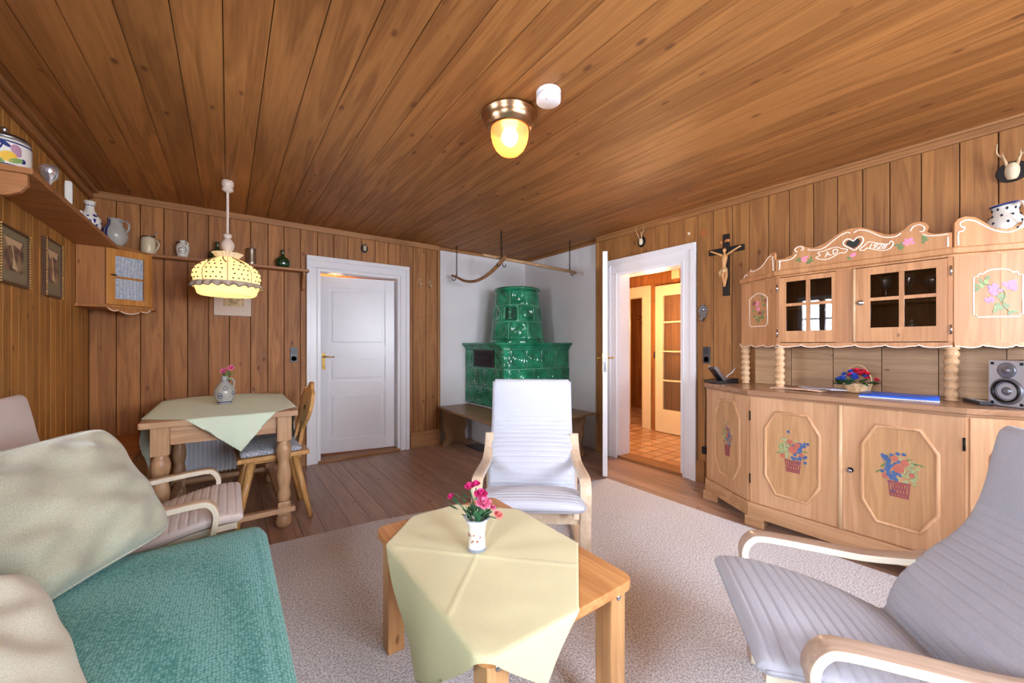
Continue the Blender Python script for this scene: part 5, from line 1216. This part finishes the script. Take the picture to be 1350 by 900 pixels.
for a0, a1, z0, z1 in ((.002, .052, 1.438, 1.833), (dl_-.052, dl_-.002, 1.438, 1.833), (.052, dl_-.052, 1.438, 1.48), (.052, dl_-.052, 1.785, 1.833), (.052, dl_-.052, 1.625, 1.64)): facebox(m, FD, a0, a1, z0, z1, .002, .018)
cdr = m.build('door', CABD, cc_, world=True, bevel=.002)
m = MB(); m.grid(lambda u, v: FD(.055+(dl_-.11)*u, 1.48+.305*v, .006+.0025*math.sin(u*52+2*math.sin(v*5))), 60, 8); m.build('curtain', CURT, cdr, world=True)
m = MB(); m.tube([FD(.03, 1.645, .018), FD(.03, 1.645, .032), FD(.05, 1.645, .034)], .005, 8); m.build('door_latch', IRON, cdr, world=True)
sk = [(0, 1.415), (.012, 1.408), (.03, 1.392), (.055, 1.388), (.07, 1.395), (.085, 1.386), (.12, 1.372), (.16, 1.372), (.195, 1.386), (.21, 1.395), (.225, 1.388), (.25, 1.392), (.268, 1.408), (.278, 1.415)]
m = MB(); facepoly(m, FD, sk[::-1], .0, .012); vl = m.build('carved_skirt', CABW, cc_, world=True)
m = MB()
for P in (sk[1:5], sk[5:9], sk[9:13]): facetube(m, FD, [(a, z+.006) for a, z in P], .003, d=.012, smooth=4)
m.build('outline_painting', CREAMP, vl, world=True)
def pot(name, label, cat, loc, prof, mat, inner=True, n=28, group=None):
    t = thing(name, label, cat, loc, 0, group); m = MB(); P = list(prof)
    if inner: P += [(P[-1][0]-.004, P[-1][1]), (max(.004, P[-1][0]-.006), P[-1][1]-.02), (.004, P[-1][1]-.03)]
    m.lathe(P, (0, 0, 0), n); m.build('body', mat, t); return t
def deco(t, prof, center, items, name='painting', mats=None):
    """painted patches laid on a turned body: (angle offset, z, size_a, size_z, tilt, material index)"""
    m = MB()
    for dt_, z, sa_, sz_, tl, mi in items:
        m.cur = mi; c, s = math.cos(tl), math.sin(tl); idx = []
        for j in range(12):
            a = 2*PI*j/12; da, dz = sa_*math.cos(a), sz_*math.sin(a); da, dz = da*c-dz*s, da*s+dz*c
            R = prof_r(z+dz, prof)+.0007+.0003*mi; t_ = center+dt_+da/R; idx.append(m.vv((R*math.cos(t_), R*math.sin(t_), z+dz)))
        R = prof_r(z, prof)+.0012+.0003*mi; k0 = m.vv((R*math.cos(center+dt_), R*math.sin(center+dt_), z))
        for j in range(12): m.ff((idx[j], idx[(j+1) % 12], k0), sm=True)
    return m.build(name, mats, t)
camang = lambda x, y: math.atan2(-y, -x)
# big painted jar
bp_ = [(.060, 0), (.070, .004), (.072, .02), (.073, .06), (.073, .105), (.070, .118), (.062, .122)]
q = pot('lidded_jar', 'large white jar painted with yellow flower and pewter lid, at front end of left shelf', 'jar', (-.742, 2.515, SZ+.0005), bp_, CERW, False)
ca0 = camang(-.742, 2.515)
deco(q, bp_, ca0, [(.15, .045, .024, .022, 0, 1), (.42, .035, .022, .010, .4, 2), (-.30, .030, .026, .010, -.5, 2), (-.30, .075, .026, .013, .9, 0), (-.26, .078, .017, .006, .9, 4), (.0, .095, .02, .008, -.6, 0), (.42, .080, .016, .020, .2, 3), (.5, .065, .010, .014, 0, 3), (-.6, .05, .012, .012, 0, 0), (-.62, .09, .014, .006, .5, 0), (.7, .04, .01, .01, 0, 0)], mats=[BLUE, YEL, OLIV, MAUV, CERW])
for z in (.014, .106): m = MB(); m.lathe([(prof_r(z, bp_)+.0008, z-.003), (prof_r(z, bp_)+.0015, z), (prof_r(z, bp_)+.0008, z+.003)], (0, 0, 0), 28, caps=False); m.build('blue_band', BLUE, q)
m = MB(); m.lathe([(.066, .120), (.070, .124), (.070, .132), (.06, .142), (.03, .152), (.008, .156), (.008, .165), (.013, .172), (.008, .18), (.001, .181)], (0, 0, 0), 28); m.build('lid', PEWTER, q)
# clear glass ornament
m = MB(); m.lathe([(.020, 0), (.024, .006), (.030, .02), (.026, .036), (.018, .042), (.014, .045)], (-.72, 2.92, SZ+.001), 18); m.lathe([(.008, .045), (.006, .08), (.012, .10), (.030, .125), (.036, .155), (.034, .175)], (-.72, 2.92, SZ+.001), 18); tag(m.build('glass_ornament', GLASSI), 'small clear glass ornament beside the big painted jar on the left shelf', 'ornament')
mg = thing('square_flask', 'cream ceramic flask with sprig painting standing on the left shelf', 'flask', (-.70, 3.10, SZ+.0005), math.radians(15)); mg.scale = (1, 1, 1.9)
m = MB(); m.box(-.012, -.05, 0, .018, .05, .085, .008); bq = m.build('body', CERW, mg)
m = MB(); m.box(.0182, -.02, .02, .0192, -.005, .06); m.box(.0182, -.005, .035, .0192, .02, .042); m.build('sprig_painting', DGREY, mg)
m = MB(); m.lathe([(.014, 0), (.020, .006), (.021, .03), (.016, .048), (.009, .058), (.012, .068), (.007, .078), (.001, .082)], (-.70, 3.34, SZ+.0005), 16); tag(m.build('porcelain_pot', CERW), 'tiny white porcelain lidded pot between flask and blue painted vase on left shelf', 'pot')
vsp = [(.030, 0), (.036, .004), (.044, .025), (.050, .055), (.046, .08), (.028, .108), (.020, .125), (.019, .15), (.027, .172)]
vs = pot('bottle_vase', 'white and blue painted bottle vase on the left shelf', 'vase', (-.705, 3.55, SZ+.0005), vsp, CERW)
vs.scale = (1.08, 1.08, 1.12); cb = camang(-.705, 3.55); r = random.Random(3)
deco(vs, vsp, cb, [(r.uniform(-1.4, 1.4), r.uniform(.02, .095), r.uniform(.004, .010), r.uniform(.004, .009), r.uniform(0, 3), 0) for _ in range(34)]+[(a, .148, .004, .004, 0, 0) for a in (-.9, -.3, .3, .9)]+[(0, .055, .016, .016, 0, 1), (0, .055, .009, .009, 0, 2)], mats=[BLUE, CERW, MOTB])
pp_ = [(.034, 0), (.040, .005), (.062, .035), (.070, .065), (.065, .095), (.045, .125), (.038, .145), (.044, .170)]
pt = pot('pitcher', 'grey salt glazed pitcher with dark blue stripes above the corner cabinet', 'pitcher', (-.655, 3.93, SZ+.0005), pp_, CERG)
pt.scale = (1, 1, 1.12); cp_ = camang(-.655, 3.93)
m = MB()
for a0, a1 in ((-1.3, -.95), (-.82, -.60)):
    m.grid(lambda u, v: V(((prof_r(.01+.15*v, pp_)+.0012)*math.cos(cp_+a0+(a1-a0)*u), (prof_r(.01+.15*v, pp_)+.0012)*math.sin(cp_+a0+(a1-a0)*u), .01+.15*v)), 6, 16)
m.build('blue_stripes', BLUE, pt)
m = MB(); m.tube(crom([rp(.040, .150), rp(.075, .155), rp(.100, .130), rp(.092, .095), rp(.062, .080)], 6), .008, 8, flat=.6); m.build('handle', CERG, pt)
mu_ = pot('beer_mug', 'cream stoneware beer mug with pewter thumb rest on the back wall shelf', 'mug', (-.505, 4.14, SZ+.0005), [(.044, 0), (.047, .004), (.047, .08), (.043, .10), (.040, .108)], CERY)
mu_.scale = (1, 1, 1.18)
m = MB(); m.tube(crom([rp(.045, .085), rp(.07, .085), rp(.082, .06), rp(.065, .03), rp(.045, .012)], 6), .007, 8, flat=.7); m.build('handle', CERY, mu_)
m = MB(); m.lathe([(.041, .108), (.038, .116), (.01, .12), (.001, .121)], (0, 0, 0), 24); m.tube(crom([rp(.03, .118), rp(.055, .118), rp(.058, .138), rp(.066, .150)], 4), .004, 6); m.build('lid', PEWTER, mu_)
vp3 = [(.030, 0), (.034, .004), (.036, .02), (.043, .06), (.044, .085), (.036, .105), (.020, .115), (.018, .125), (.022, .138)]
v3 = pot('small_jug', 'small cream jug with black scroll painting on the back wall shelf', 'jug', (-.30, 4.14, SZ+.0005), vp3, CERW)
cv = camang(-.30, 4.14)
m = MB(); m.tube([((prof_r(z, vp3)+.0008)*math.cos(cv+t), (prof_r(z, vp3)+.0008)*math.sin(cv+t), z) for t, z in [(-.1+.75*math.sin(k*.42)*(1-k/34), .055+.032*math.cos(k*.42)*(1-k/34)) for k in range(26)]], .002, 5); m.build('scroll_painting', plain('scroll_black', '2c2228', .4), v3)
m = MB(); m.tube(crom([rp(.02, .128), rp(.04, .12), rp(.042, .10), rp(.036, .088)], 5), .005, 8); m.build('handle', CERW, v3)
m = MB(); m.tube(crom([rp(-.02, .10), rp(-.038, .115), rp(-.044, .128)], 4), [.010]*9 if False else .007, 8); m.build('spout', plain('spout_dark', '3a2a24', .4), v3)
bprof = [(.030, 0), (.045, .006), (.056, .03), (.058, .05), (.050, .078), (.030, .095), (.016, .104), (.0125, .115), (.0125, .155), (.016, .157), (.016, .163)]
for x, nm in ((-.075, 'green glass round bellied bottle half hidden behind the lampshade on the back shelf'), (.405, 'green glass round bellied bottle near the right end of the back shelf')):
    t = thing('glass_bottle', nm, 'bottle', (x, 4.14, SZ+.0005), 0, 'green bottles on the back wall shelf'); m = MB(); m.lathe([(a, z) for a, z in bprof]+[(.012, .163)], (0, 0, 0), 26, sy=.7); b_ = m.build('body', BOTG, t)
    m = MB(); c0 = camang(x, 4.14)
    for k in range(9): a = 2*PI*k/9; m.ball((.022*math.cos(a)*1, -.040, .045+.022*math.sin(a)), .004, 4)
    m.ball((0, -.0405, .045), .008, 6, (1, .5, 1)); m.build('relief_medallion', PEWTER, t)
t = thing('tin_beaker', 'brushed pewter beaker on the back wall shelf beside the lampshade', 'beaker', (.165, 4.14, SZ+.0005)); t.scale = (1.1, 1.1, 1.25); m = MB(); m.lathe([(.034, 0), (.036, .004), (.033, .02), (.031, .10), (.032, .108), (.029, .108), (.029, .02)], (0, 0, 0), 28); m.build('body', plain('brushed_tin', 'b8aa94', .3, metal=.9), t)
m = MB(); m.lathe([(.032, .106), (.0335, .109), (.032, .112), (.029, .110)], (.0, 0, 0), 28, caps=False); m.build('rim', PEWTER, t)

# ================================================================== THINGS ON THE WALLS
def scene_art(name, cols, seed, sc=6):
    m, nt, b = newmat(name); L = nt.links.new; b.inputs['Roughness'].default_value = .5
    tc = node(nt, 'ShaderNodeTexCoord'); n = node(nt, 'ShaderNodeTexNoise', i_Scale=float(sc), i_Detail=5.0); mp = node(nt, 'ShaderNodeMapping'); mp.inputs['Location'].default_value = (seed, seed*2, 0)
    L(tc.outputs['Object'], mp.inputs[0]); L(mp.outputs[0], n.inputs['Vector']); cr = node(nt, 'ShaderNodeValToRGB')
    for k, (p, c) in enumerate(cols):
        e = cr.color_ramp.elements[k] if k < 2 else cr.color_ramp.elements.new(p); e.position = p; e.color = hx(c)
    L(n.outputs[0], cr.inputs[0]); L(cr.outputs[0], b.inputs['Base Color']); return m
ARTB = scene_art('landscape_print', [(.35, '4a3a34'), (.65, 'a88a66'), (.5, '80604c')], 3, 14)
MATB = plain('picture_mount', '8d8266', .6); GOLD = plain('gilded_beads', 'e8c27a', .3, metal=.7)
def wall_picture(label, fr, a0, a1, z0, z1, seed):
    t = thing('framed_picture', label, 'picture', tuple(fr((a0+a1)/2, z0, 0)))
    m = MB()
    for q in ((a0, a0+.012, z0, z1), (a1-.012, a1, z0, z1), (a0+.012, a1-.012, z0, z0+.012), (a0+.012, a1-.012, z1-.012, z1)): facebox(m, fr, *q, .0008, .018)
    f = m.build('frame', plain('frame_brown', '5a3a20', .4), t, world=True)
    m = MB()
    n = int((z1-z0)/.0125)
    for a in (a0+.007, a1-.007):
        for k in range(n): m.ball(fr(a, z0+.006+k*(z1-z0-.012)/(n-1), .0185), .0048, 4)
    m.build('gilt_beading', GOLD, f, world=True)
    m = MB(); facebox(m, fr, a0+.012, a1-.012, z0+.012, z1-.012, .001, .010); m.build('mount', MATB, t, world=True)
    m = MB(); w_, h_ = a1-a0, z1-z0; facebox(m, fr, a0+w_*.17, a1-w_*.17, z0+h_*.25, z1-h_*.17, .0101, .0108); pr_ = m.build('print', ARTB, t, world=True)
    m = MB(); am = (a0+a1)/2; facepoly(m, fr, [(am-w_*.05, z0+h_*.3), (am+w_*.12, z0+h_*.28), (am+w_*.01, z0+h_*.5), (am-w_*.04, z0+h_*.7), (am-w_*.08, z0+h_*.72), (am-w_*.01, z0+h_*.5)], .0109, .0113); facepoly(m, fr, [(a0+w_*.2, z1-h_*.19), (a1-w_*.2, z1-h_*.19), (a1-w_*.3, z1-h_*.32), (am, z1-h_*.28), (a0+w_*.3, z1-h_*.34)], .0109, .0113); m.build('waterfall_painting', [plain('print_sky', 'dcc098', .5)], pr_, world=True)
FLW = frame3((XL, 0, 0), (0, 1, 0), (1, 0, 0)); FBW = frame3((0, YW, 0), (1, 0, 0), (0, -1, 0)); FRW = frame3((XW, 0, 0), (0, 1, 0), (-1, 0, 0))
wall_picture('gilt beaded framed landscape picture on the left wall, nearer the camera', FLW, 2.745, 3.075, 1.435, 1.705, 1)
wall_picture('narrow looking gilt beaded framed picture on the left wall nearest the corner cabinet', FLW, 3.29, 3.565, 1.430, 1.76, 2)
t = thing('paper_print', 'small pinned pale print with serrated edge behind the hanging lamp', 'print', (.035, YW, 1.41))
m = MB(); facebox(m, FBW, -.10, .165, 1.408, 1.64, .0008, .004); m.build('sheet', plain('print_cream', 'd9c6b4', .6), t, world=True)
m = MB(); facebox(m, FBW, -.035, .11, 1.49, 1.60, .0041, .0048); m.build('drawing', scene_art('drawing_tone', [(.4, 'b09468'), (.6, 'e0c690')], 8, 30), t, world=True)
m = MB()
for k in range(22): m.box(-.099+k*.0122, YW-.0052, 1.405, -.093+k*.0122, YW-.0008, 1.411)
for k in range(18):
    for x in (-.103, .163): m.box(x, YW-.0052, 1.412+k*.0122, x+.005, YW-.0008, 1.418+k*.0122)
m.build('serrated_edge', BLACK, t, world=True)
def outlet(label, fr, a, z, w=.062, h=.14, sock=True):
    t = thing('wall_socket', label, 'socket', tuple(fr(a, z-h/2, 0))); m = MB(); facebox(m, fr, a-w/2, a+w/2, z-h/2, z+h/2, .0008, .010); m.build('plate', plain('socket_brown', '4a4340', .35), t, world=True, bevel=.003)
    for zz in (z-h/4, z+h/4):
        if zz < z: m = MB(); m.lathe([(.024, 0), (.024, .003), (.021, .003), (.020, -.002), (.001, -.002)], fr(a, zz, .010), 20, tuple(fr(0, 0, 1)-fr(0, 0, 0))); m.build('socket_ring', BLACK, t, world=True)
        else: m = MB(); facebox(m, fr, a-w*.36, a+w*.36, zz-h*.18, zz+h*.18, .0102, .0135); m.build('rocker_switch', DGREY, t, world=True, bevel=.001)
outlet('dark switch and socket plate on the back wall left of the closed white door', FBW, .50, 1.06)
outlet('dark switch and socket plate on right wall between open door and buffet', FRW, 1.685, 1.068)
FHW = frame3((HX, 0, 0), (0, 1, 0), (-1, 0, 0)); outlet('dark switch plate in the hallway beside the warm tinted white door frame', FHW, 3.155, 1.02, .05, .09)
m = MB(); facebox(m, FHW, 2.79, 2.90, 2.01, 2.12, .0008, .035); tag(m.build('junction_box', LITPAINT, bevel=.004), 'cream square box high on the hallway wall above the glazed door', 'box')
m = MB()
r = random.Random(12)
for k in range(46): 
    p = V((HX+.62+r.uniform(-.05, .05), 3.72+r.uniform(-.1, .1), 1.60+r.uniform(-.2, .2))); leafshape(m, p, (r.uniform(-1, 1), r.uniform(-1, 1), r.uniform(-1, .4)), .09, .03)
m.tube([(HX+.62, 3.72, 2.11), (HX+.62, 3.72, 1.6)], .004, 5); tag(m.build('dried_bouquet', plain('dried_plants', '4a2418', .8, var=.3, vscale=40)), 'dark dried bouquet hanging in the room beyond the hallway', 'bouquet')


# antlers
def antler(label, fr, a, z, R, ant, vf=1.25):
    t = thing('antler_trophy', label, 'antlers', tuple(fr(a, z, 0)), 0, 'small antler trophies on the panelled walls'); m = MB(); n = fr(0, 0, 1)-fr(0, 0, 0)
    pts = [(a+R*math.cos(q)*(1.0), z+R*vf*math.sin(q)) for q in [2*PI*k/20 for k in range(20)]]
    facepoly(m, fr, pts, .0008, .012); m.build('plaque', BLACK, t, world=True, bevel=.003)
    m = MB(); m.tube(crom([fr(a, z+.6*R, .012+R*.12), fr(a, z+.35*R, .012+R*.22), fr(a, z, .012+R*.2), fr(a, z-.45*R, .012+R*.2), fr(a, z-.75*R, .012+R*.12)], 4), [R*(.30+.22*math.sin(PI*k/16*.9)-.12*k/16) for k in range(17)], 12); m.build('skull', BONE, t, world=True, bevel=.004)
    for s_ in (-1, 1):
        P = [fr(a+s_*.3*R, z+.45*R, .012+R*.3), fr(a+s_*.45*R, z+.45*R+ant*.3, .012+R*.55), fr(a+s_*(.6*R+ant*.12), z+.4*R+ant*.65, .012+R*.5), fr(a+s_*(.6*R+ant*.1), z+.4*R+ant, .012+R*.9)]
        m = MB(); m.tube(crom(P, 5), [R*.13*(1-.75*k/15) for k in range(16)], 7)
        m.tube([P[1], P[1]+(P[1]-P[0])*.5+n*R*.5+V((0, 0, ant*.08))], [R*.09, R*.02], 6); m.build('antler', HORN, t, world=True)
antler('tiny round antler trophy above the closed white door', FBW, 1.145, 2.155, .036, .05)
antler('small roe antler trophy above the open white door', FRW, 2.315, 2.145, .042, .13)
antler('oval antler trophy on the right wall above the dotted jug', FRW, .118, 2.03, .055, .12, .95)
for a, z, w in ((1.751, 1.858, 1), (1.871, 1.852, 1)):
    t = thing('coat_hook', 'small white double coat hook on the back wall right of the door, %s one' % ('left' if a < 1.8 else 'right'), 'hook', tuple(FBW(a, z, 0)), 0, 'white coat hooks on the back wall')
    m = MB(); m.lathe([(.010, 0), (.010, .004), (.004, .006), (.004, .02)], FBW(a, z+.03, 0.0008), 10, (0, -1, 0)); m.ball(FBW(a, z+.03, .025), .008, 8); m.build('upper_knob', BONE, t, world=True)
    m = MB(); m.tube(crom([FBW(a, z+.01, .002), FBW(a, z-.02, .015), FBW(a, z-.045, .03), FBW(a, z-.03, .05)], 5), .005, 7); m.ball(FBW(a, z-.022, .052), .009, 8); m.build('lower_hook', BONE, t, world=True)
m = MB(); m.lathe([(.014, 0), (.014, .006), (.006, .008), (.005, .018), (.001, .018)], FRW(1.842, 2.115, .0008), 14, (-1, 0, 0)); tag(m.build('round_peg', BONE), 'tiny pale round knob on the right wall between the door frame and crucifix', 'peg')
m = MB(); facepoly(m, FRW, [(1.715+.024*math.cos(q), 2.09+.03*math.sin(q)) for q in [2*PI*k/20 for k in range(20)]], .0006, .003); tag(m.build('wooden_plug', plain('plug_orange_wood', 'a8602c', .5)), 'round orange wooden plug in the panelling above the holy water font', 'plug')
# crucifix
cx_ = thing('crucifix', 'dark wooden crucifix with carved pale figure on the right wall', 'crucifix', (XW, 1.525, 1.54))
m = MB(); facebox(m, FRW, 1.500, 1.548, 1.545, 2.035, .001, .022); facebox(m, FRW, 1.390, 1.500, 1.885, 1.93, .001, .022); facebox(m, FRW, 1.548, 1.660, 1.885, 1.93, .001, .022); m.build('cross', plain('cross_dark_wood', '17110f', .45), cx_, world=True, bevel=.002)
m = MB(); m.grid(lambda u, v: FRW(1.49+.075*u, 1.966+.02*v+.004*math.sin(u*6), .024+.006*math.sin(u*6.3)), 10, 3); m.build('title_scroll', plain('scroll_orange', 'c07a40', .5), cx_, world=True)
m = MB(); fc = lambda a, z, d: FRW(1.524-a, z, .028+d)
m.tube([fc(0, 1.74, .006), fc(-.004, 1.78, .010), fc(0, 1.82, .012), fc(.003, 1.855, .012), fc(0, 1.872, .01)], [.018, .014, .019, .021, .009], 10)
for s_ in (-1, 1):
    m.tube([fc(s_*.014, 1.862, .012), fc(s_*.055, 1.885, .008), fc(s_*.105, 1.912, .0), fc(s_*.118, 1.916, -.002)], [.009, .0075, .006, .006], 8)
    m.tube([fc(s_*.010, 1.75, .008), fc(s_*.014+.006, 1.70, .022), fc(s_*.004, 1.64, .008), fc(s_*.002, 1.615, .016)], [.013, .011, .008, .006], 8)
m.tube([fc(0, 1.870, .012), fc(.003, 1.885, .018)], [.008, .007], 8); m.ball(fc(.006, 1.898, .024), .015, 10, (1, .85, 1.15)); bd = m.build('carved_figure', LINDEN, cx_, world=True)
m = MB(); m.tube([fc(-.0, 1.760, .008), fc(.0, 1.742, .010), fc(.004, 1.72, .014)], [.021, .024, .022], 10); m.tube([fc(-.02, 1.755, .012), fc(-.034, 1.73, .012), fc(-.032, 1.70, .010)], [.007, .012, .006], 7); m.build('loincloth', plain('carved_cloth', 'd8b080', .5), bd, world=True)
m = MB(); m.ball(fc(.006, 1.905, .020), .016, 8, (1.05, .9, .9)); m.build('hair', plain('carved_hair', '8a5a34', .6), bd, world=True)
# holy water font
hf = thing('holy_water_font', 'small pewter holy water font on the right wall beside the door frame', 'font', (XW, 1.712, 1.36)); r = random.Random(9)
m = MB(); facepoly(m, FRW, [(1.712+(.034+.006*math.sin(5*q))*math.cos(q), 1.432+(.058+.008*math.cos(4*q))*math.sin(q)) for q in [2*PI*k/40 for k in range(40)]], .001, .010)
for k in range(16): q = 2*PI*k/16; m.ball(FRW(1.712+.03*math.cos(q), 1.432+.045*math.sin(q), .011), .009, 5)
m.ball(FRW(1.712, 1.45, .012), .014, 6, (.6, 1, 1.4)); m.ball(FRW(1.712, 1.475, .014), .009, 6); m.build('relief_plate', PEWTER, hf, world=True)
m = MB(); m.lathe([(.006, -.03), (.016, -.022), (.024, -.004), (.026, 0), (.023, 0), (.014, -.014), (.001, -.018)], FRW(1.712, 1.378, .028), 20); m.build('bowl', PEWTER, hf, world=True)
# plug and cord beside the buffet
t = thing('power_adapter', 'black plug adapter with cord low beside the left end of the buffet', 'adapter', (XW, 1.70, .27)); m = MB(); facebox(m, FRW, 1.675, 1.71, .25, .31, .001, .04); m.build('adapter_body', BLACK, t, world=True, bevel=.004)
m = MB(); m.tube(crom([FRW(1.69, .31, .02), FRW(1.692, .45, .012), FRW(1.688, .65, .012), FRW(1.69, .84, .02), FRW(1.65, .875, .05)], 6), .003, 6); m.build('cord', BLACK, t, world=True)

# ================================================================== LAMPS
pl_ = thing('pendant_lamp', 'frilled fabric pendant lamp with turned white stem over the dining table', 'lamp', (-.004, 3.398, 1.50))
PX, PY = -.004, 3.398
m = MB(); m.lathe([(.030, 2.304), (.036, 2.298), (.037, 2.270), (.028, 2.258), (.034, 2.25), (.034, 2.235), (.014, 2.222), (.001, 2.22)], (PX, PY, 0), 24); m.build('ceiling_cup', CLAMPW, pl_, world=True)
rodp = []
for k in range(80): rodp.append((.0085+.0012*math.sin(k*1.3), 2.225-k*.0038))
m = MB(); m.lathe(rodp, (PX, PY, 0), 14); m.build('stem', CLAMPW, pl_, world=True)
m = MB(); m.lathe([(.009, 1.935), (.022, 1.928), (.028, 1.918), (.022, 1.906), (.014, 1.900), (.024, 1.890), (.038, 1.868), (.041, 1.848), (.034, 1.822), (.020, 1.806), (.024, 1.795), (.026, 1.785), (.012, 1.775)], (PX, PY, 0), 24); m.build('turned_ball', CLAMPW, pl_, world=True)
def shr(z, t):
    P = [(.155, 1.497), (.170, 1.505), (.182, 1.545), (.195, 1.585), (.203, 1.62), (.198, 1.655), (.176, 1.69), (.135, 1.722), (.092, 1.745), (.062, 1.760)]
    for (r0, z0), (r1, z1) in zip(P, P[1:]):
        if z0 <= z <= z1: rr = r0+(r1-r0)*(z-z0)/(z1-z0); break
    else: rr = P[-1][0]
    k = min(1, max(0, (z-1.55)/.04)); return rr*(1-.055*k*(1-abs(math.sin(4*t))**.7))
m = MB(); m.grid(lambda u, v: V((PX+shr(1.497+.2629*u, 2*PI*v)*math.cos(2*PI*v), PY+shr(1.497+.2629*u, 2*PI*v)*math.sin(2*PI*v), 1.497+.2629*u)), 40, 128, cv=True)
m.cur = 1
for k in range(8):
    for j, z in enumerate((1.60, 1.63, 1.66, 1.69, 1.715)):
        n = (4, 3, 4, 3, 2)[j]
        for i in range(n):
            t_ = 2*PI*(k+(i+1)/(n+1))/8; R = shr(z, t_)+.001; m.ball((PX+R*math.cos(t_), PY+R*math.sin(t_), z), .0055, 4)
shd = m.build('lampshade', [SHADE, plain('dot_brown', '4a3c20', .7)], pl_, world=True)
m = MB()
for k in range(8):
    t_ = 2*PI*k/8; m.tube([(PX+(shr(z, t_)+.001)*math.cos(t_), PY+(shr(z, t_)+.001)*math.sin(t_), z) for z in [1.575+.18*q/14 for q in range(15)]], .0022, 5)
m.build('ribs', plain('rib_tape', '6a5a34', .7), shd, world=True)
m = MB(); m.grid(lambda u, v: V((PX+(.060+.030*u+.004*math.sin(2*PI*v*26)*u)*math.cos(2*PI*v), PY+(.060+.030*u+.004*math.sin(2*PI*v*26)*u)*math.sin(2*PI*v), 1.758+.035*u)), 6, 156, cv=True); m.build('collar_frill', plain('frill_cream', 'efe0c4', .8), shd, world=True)
m = MB()
def ruf(u, v):
    t_ = 2*PI*v; w = .010*math.sin(t_*22+.6*math.sin(t_*3)); R = shr(1.575, t_)+.006+(.012+w)*u; return V((PX+R*math.cos(t_), PY+R*math.sin(t_), 1.583-.032*u+.006*math.sin(t_*22+1.2)*u))
m.grid(ruf, 6, 300, cv=True); rf2 = m.build('ruffle', RUFF, shd, world=True)
m = MB(); m.tube([ruf(1.02, k/300) for k in range(300)], .0024, 5, closed=True); m.build('ruffle_edge', plain('ruffle_edge_brown', '5a4a38', .7), rf2, world=True)
m = MB()
for t0 in (-2.6, -1.9, -1.2):
    m.tube([(PX+(shr(z, t0)+.004)*math.cos(t0+.6*(1.755-z)/.1*s_), PY+(shr(z, t0)+.004)*math.sin(t0+.6*(1.755-z)/.1*s_), z) for s_ in (1,) for z in (1.755, 1.745, 1.73, 1.71)], .005, 6)
m.build('bow', plain('bow_green', '7a6a3a', .7), shd, world=True)
m = MB(); m.ball((PX, PY, 1.66), .030, 12); m.build('bulb', plain('bulb_warm', 'fff4d8', .5, emis='ffe0a0', es=5), pl_, world=True)
point('pendant_bulb_light', (PX, PY, 1.60), 1.2, (1, .78, .48), .03)
cl = thing('ceiling_lamp', 'brass ceiling lamp with glowing frosted amber glass globe', 'lamp', (1.138, 1.589, 2.305))
CX0, CY0 = 1.138, 1.589
m = MB(); m.lathe([(.132, 2.3045), (.139, 2.298), (.139, 2.288), (.128, 2.280), (.127, 2.262), (.116, 2.242), (.106, 2.232), (.100, 2.222), (.092, 2.226)], (CX0, CY0, 0), 48); m.build('base', OLDBR, cl, world=True)
m = MB(); m.lathe([(.090, 2.236), (.094, 2.215), (.093, 2.190), (.086, 2.160), (.072, 2.130), (.050, 2.108), (.025, 2.098), (.001, 2.096)], (CX0, CY0, 0), 48, caps=False); m.build('glass_globe', GLOBE, cl, world=True)
m = MB(); m.ball((CX0, CY0, 2.19), .040, 14, (1, 1, 1.15)); m.build('bulb', BULB, cl, world=True)
point('ceiling_bulb_light', (CX0, CY0, 2.19), 6, (1, .74, .42), .035)
sd_ = thing('smoke_detector', 'round white smoke detector on the ceiling beside the brass lamp', 'smoke detector', (1.18, 1.345, 2.265))
m = MB(); m.lathe([(.054, 2.3045), (.056, 2.302), (.056, 2.292), (.052, 2.290), (.052, 2.285), (.056, 2.283), (.055, 2.258), (.050, 2.254), (.001, 2.253)], (1.18, 1.345, 0), 40); m.build('housing', WHITE, sd_, world=True)
m = MB(); m.lathe([(.003, 0), (.002, .002)], (1.155, 1.33, 2.2533), 8, (0, 0, -1)); m.build('indicator', RED, sd_, world=True)
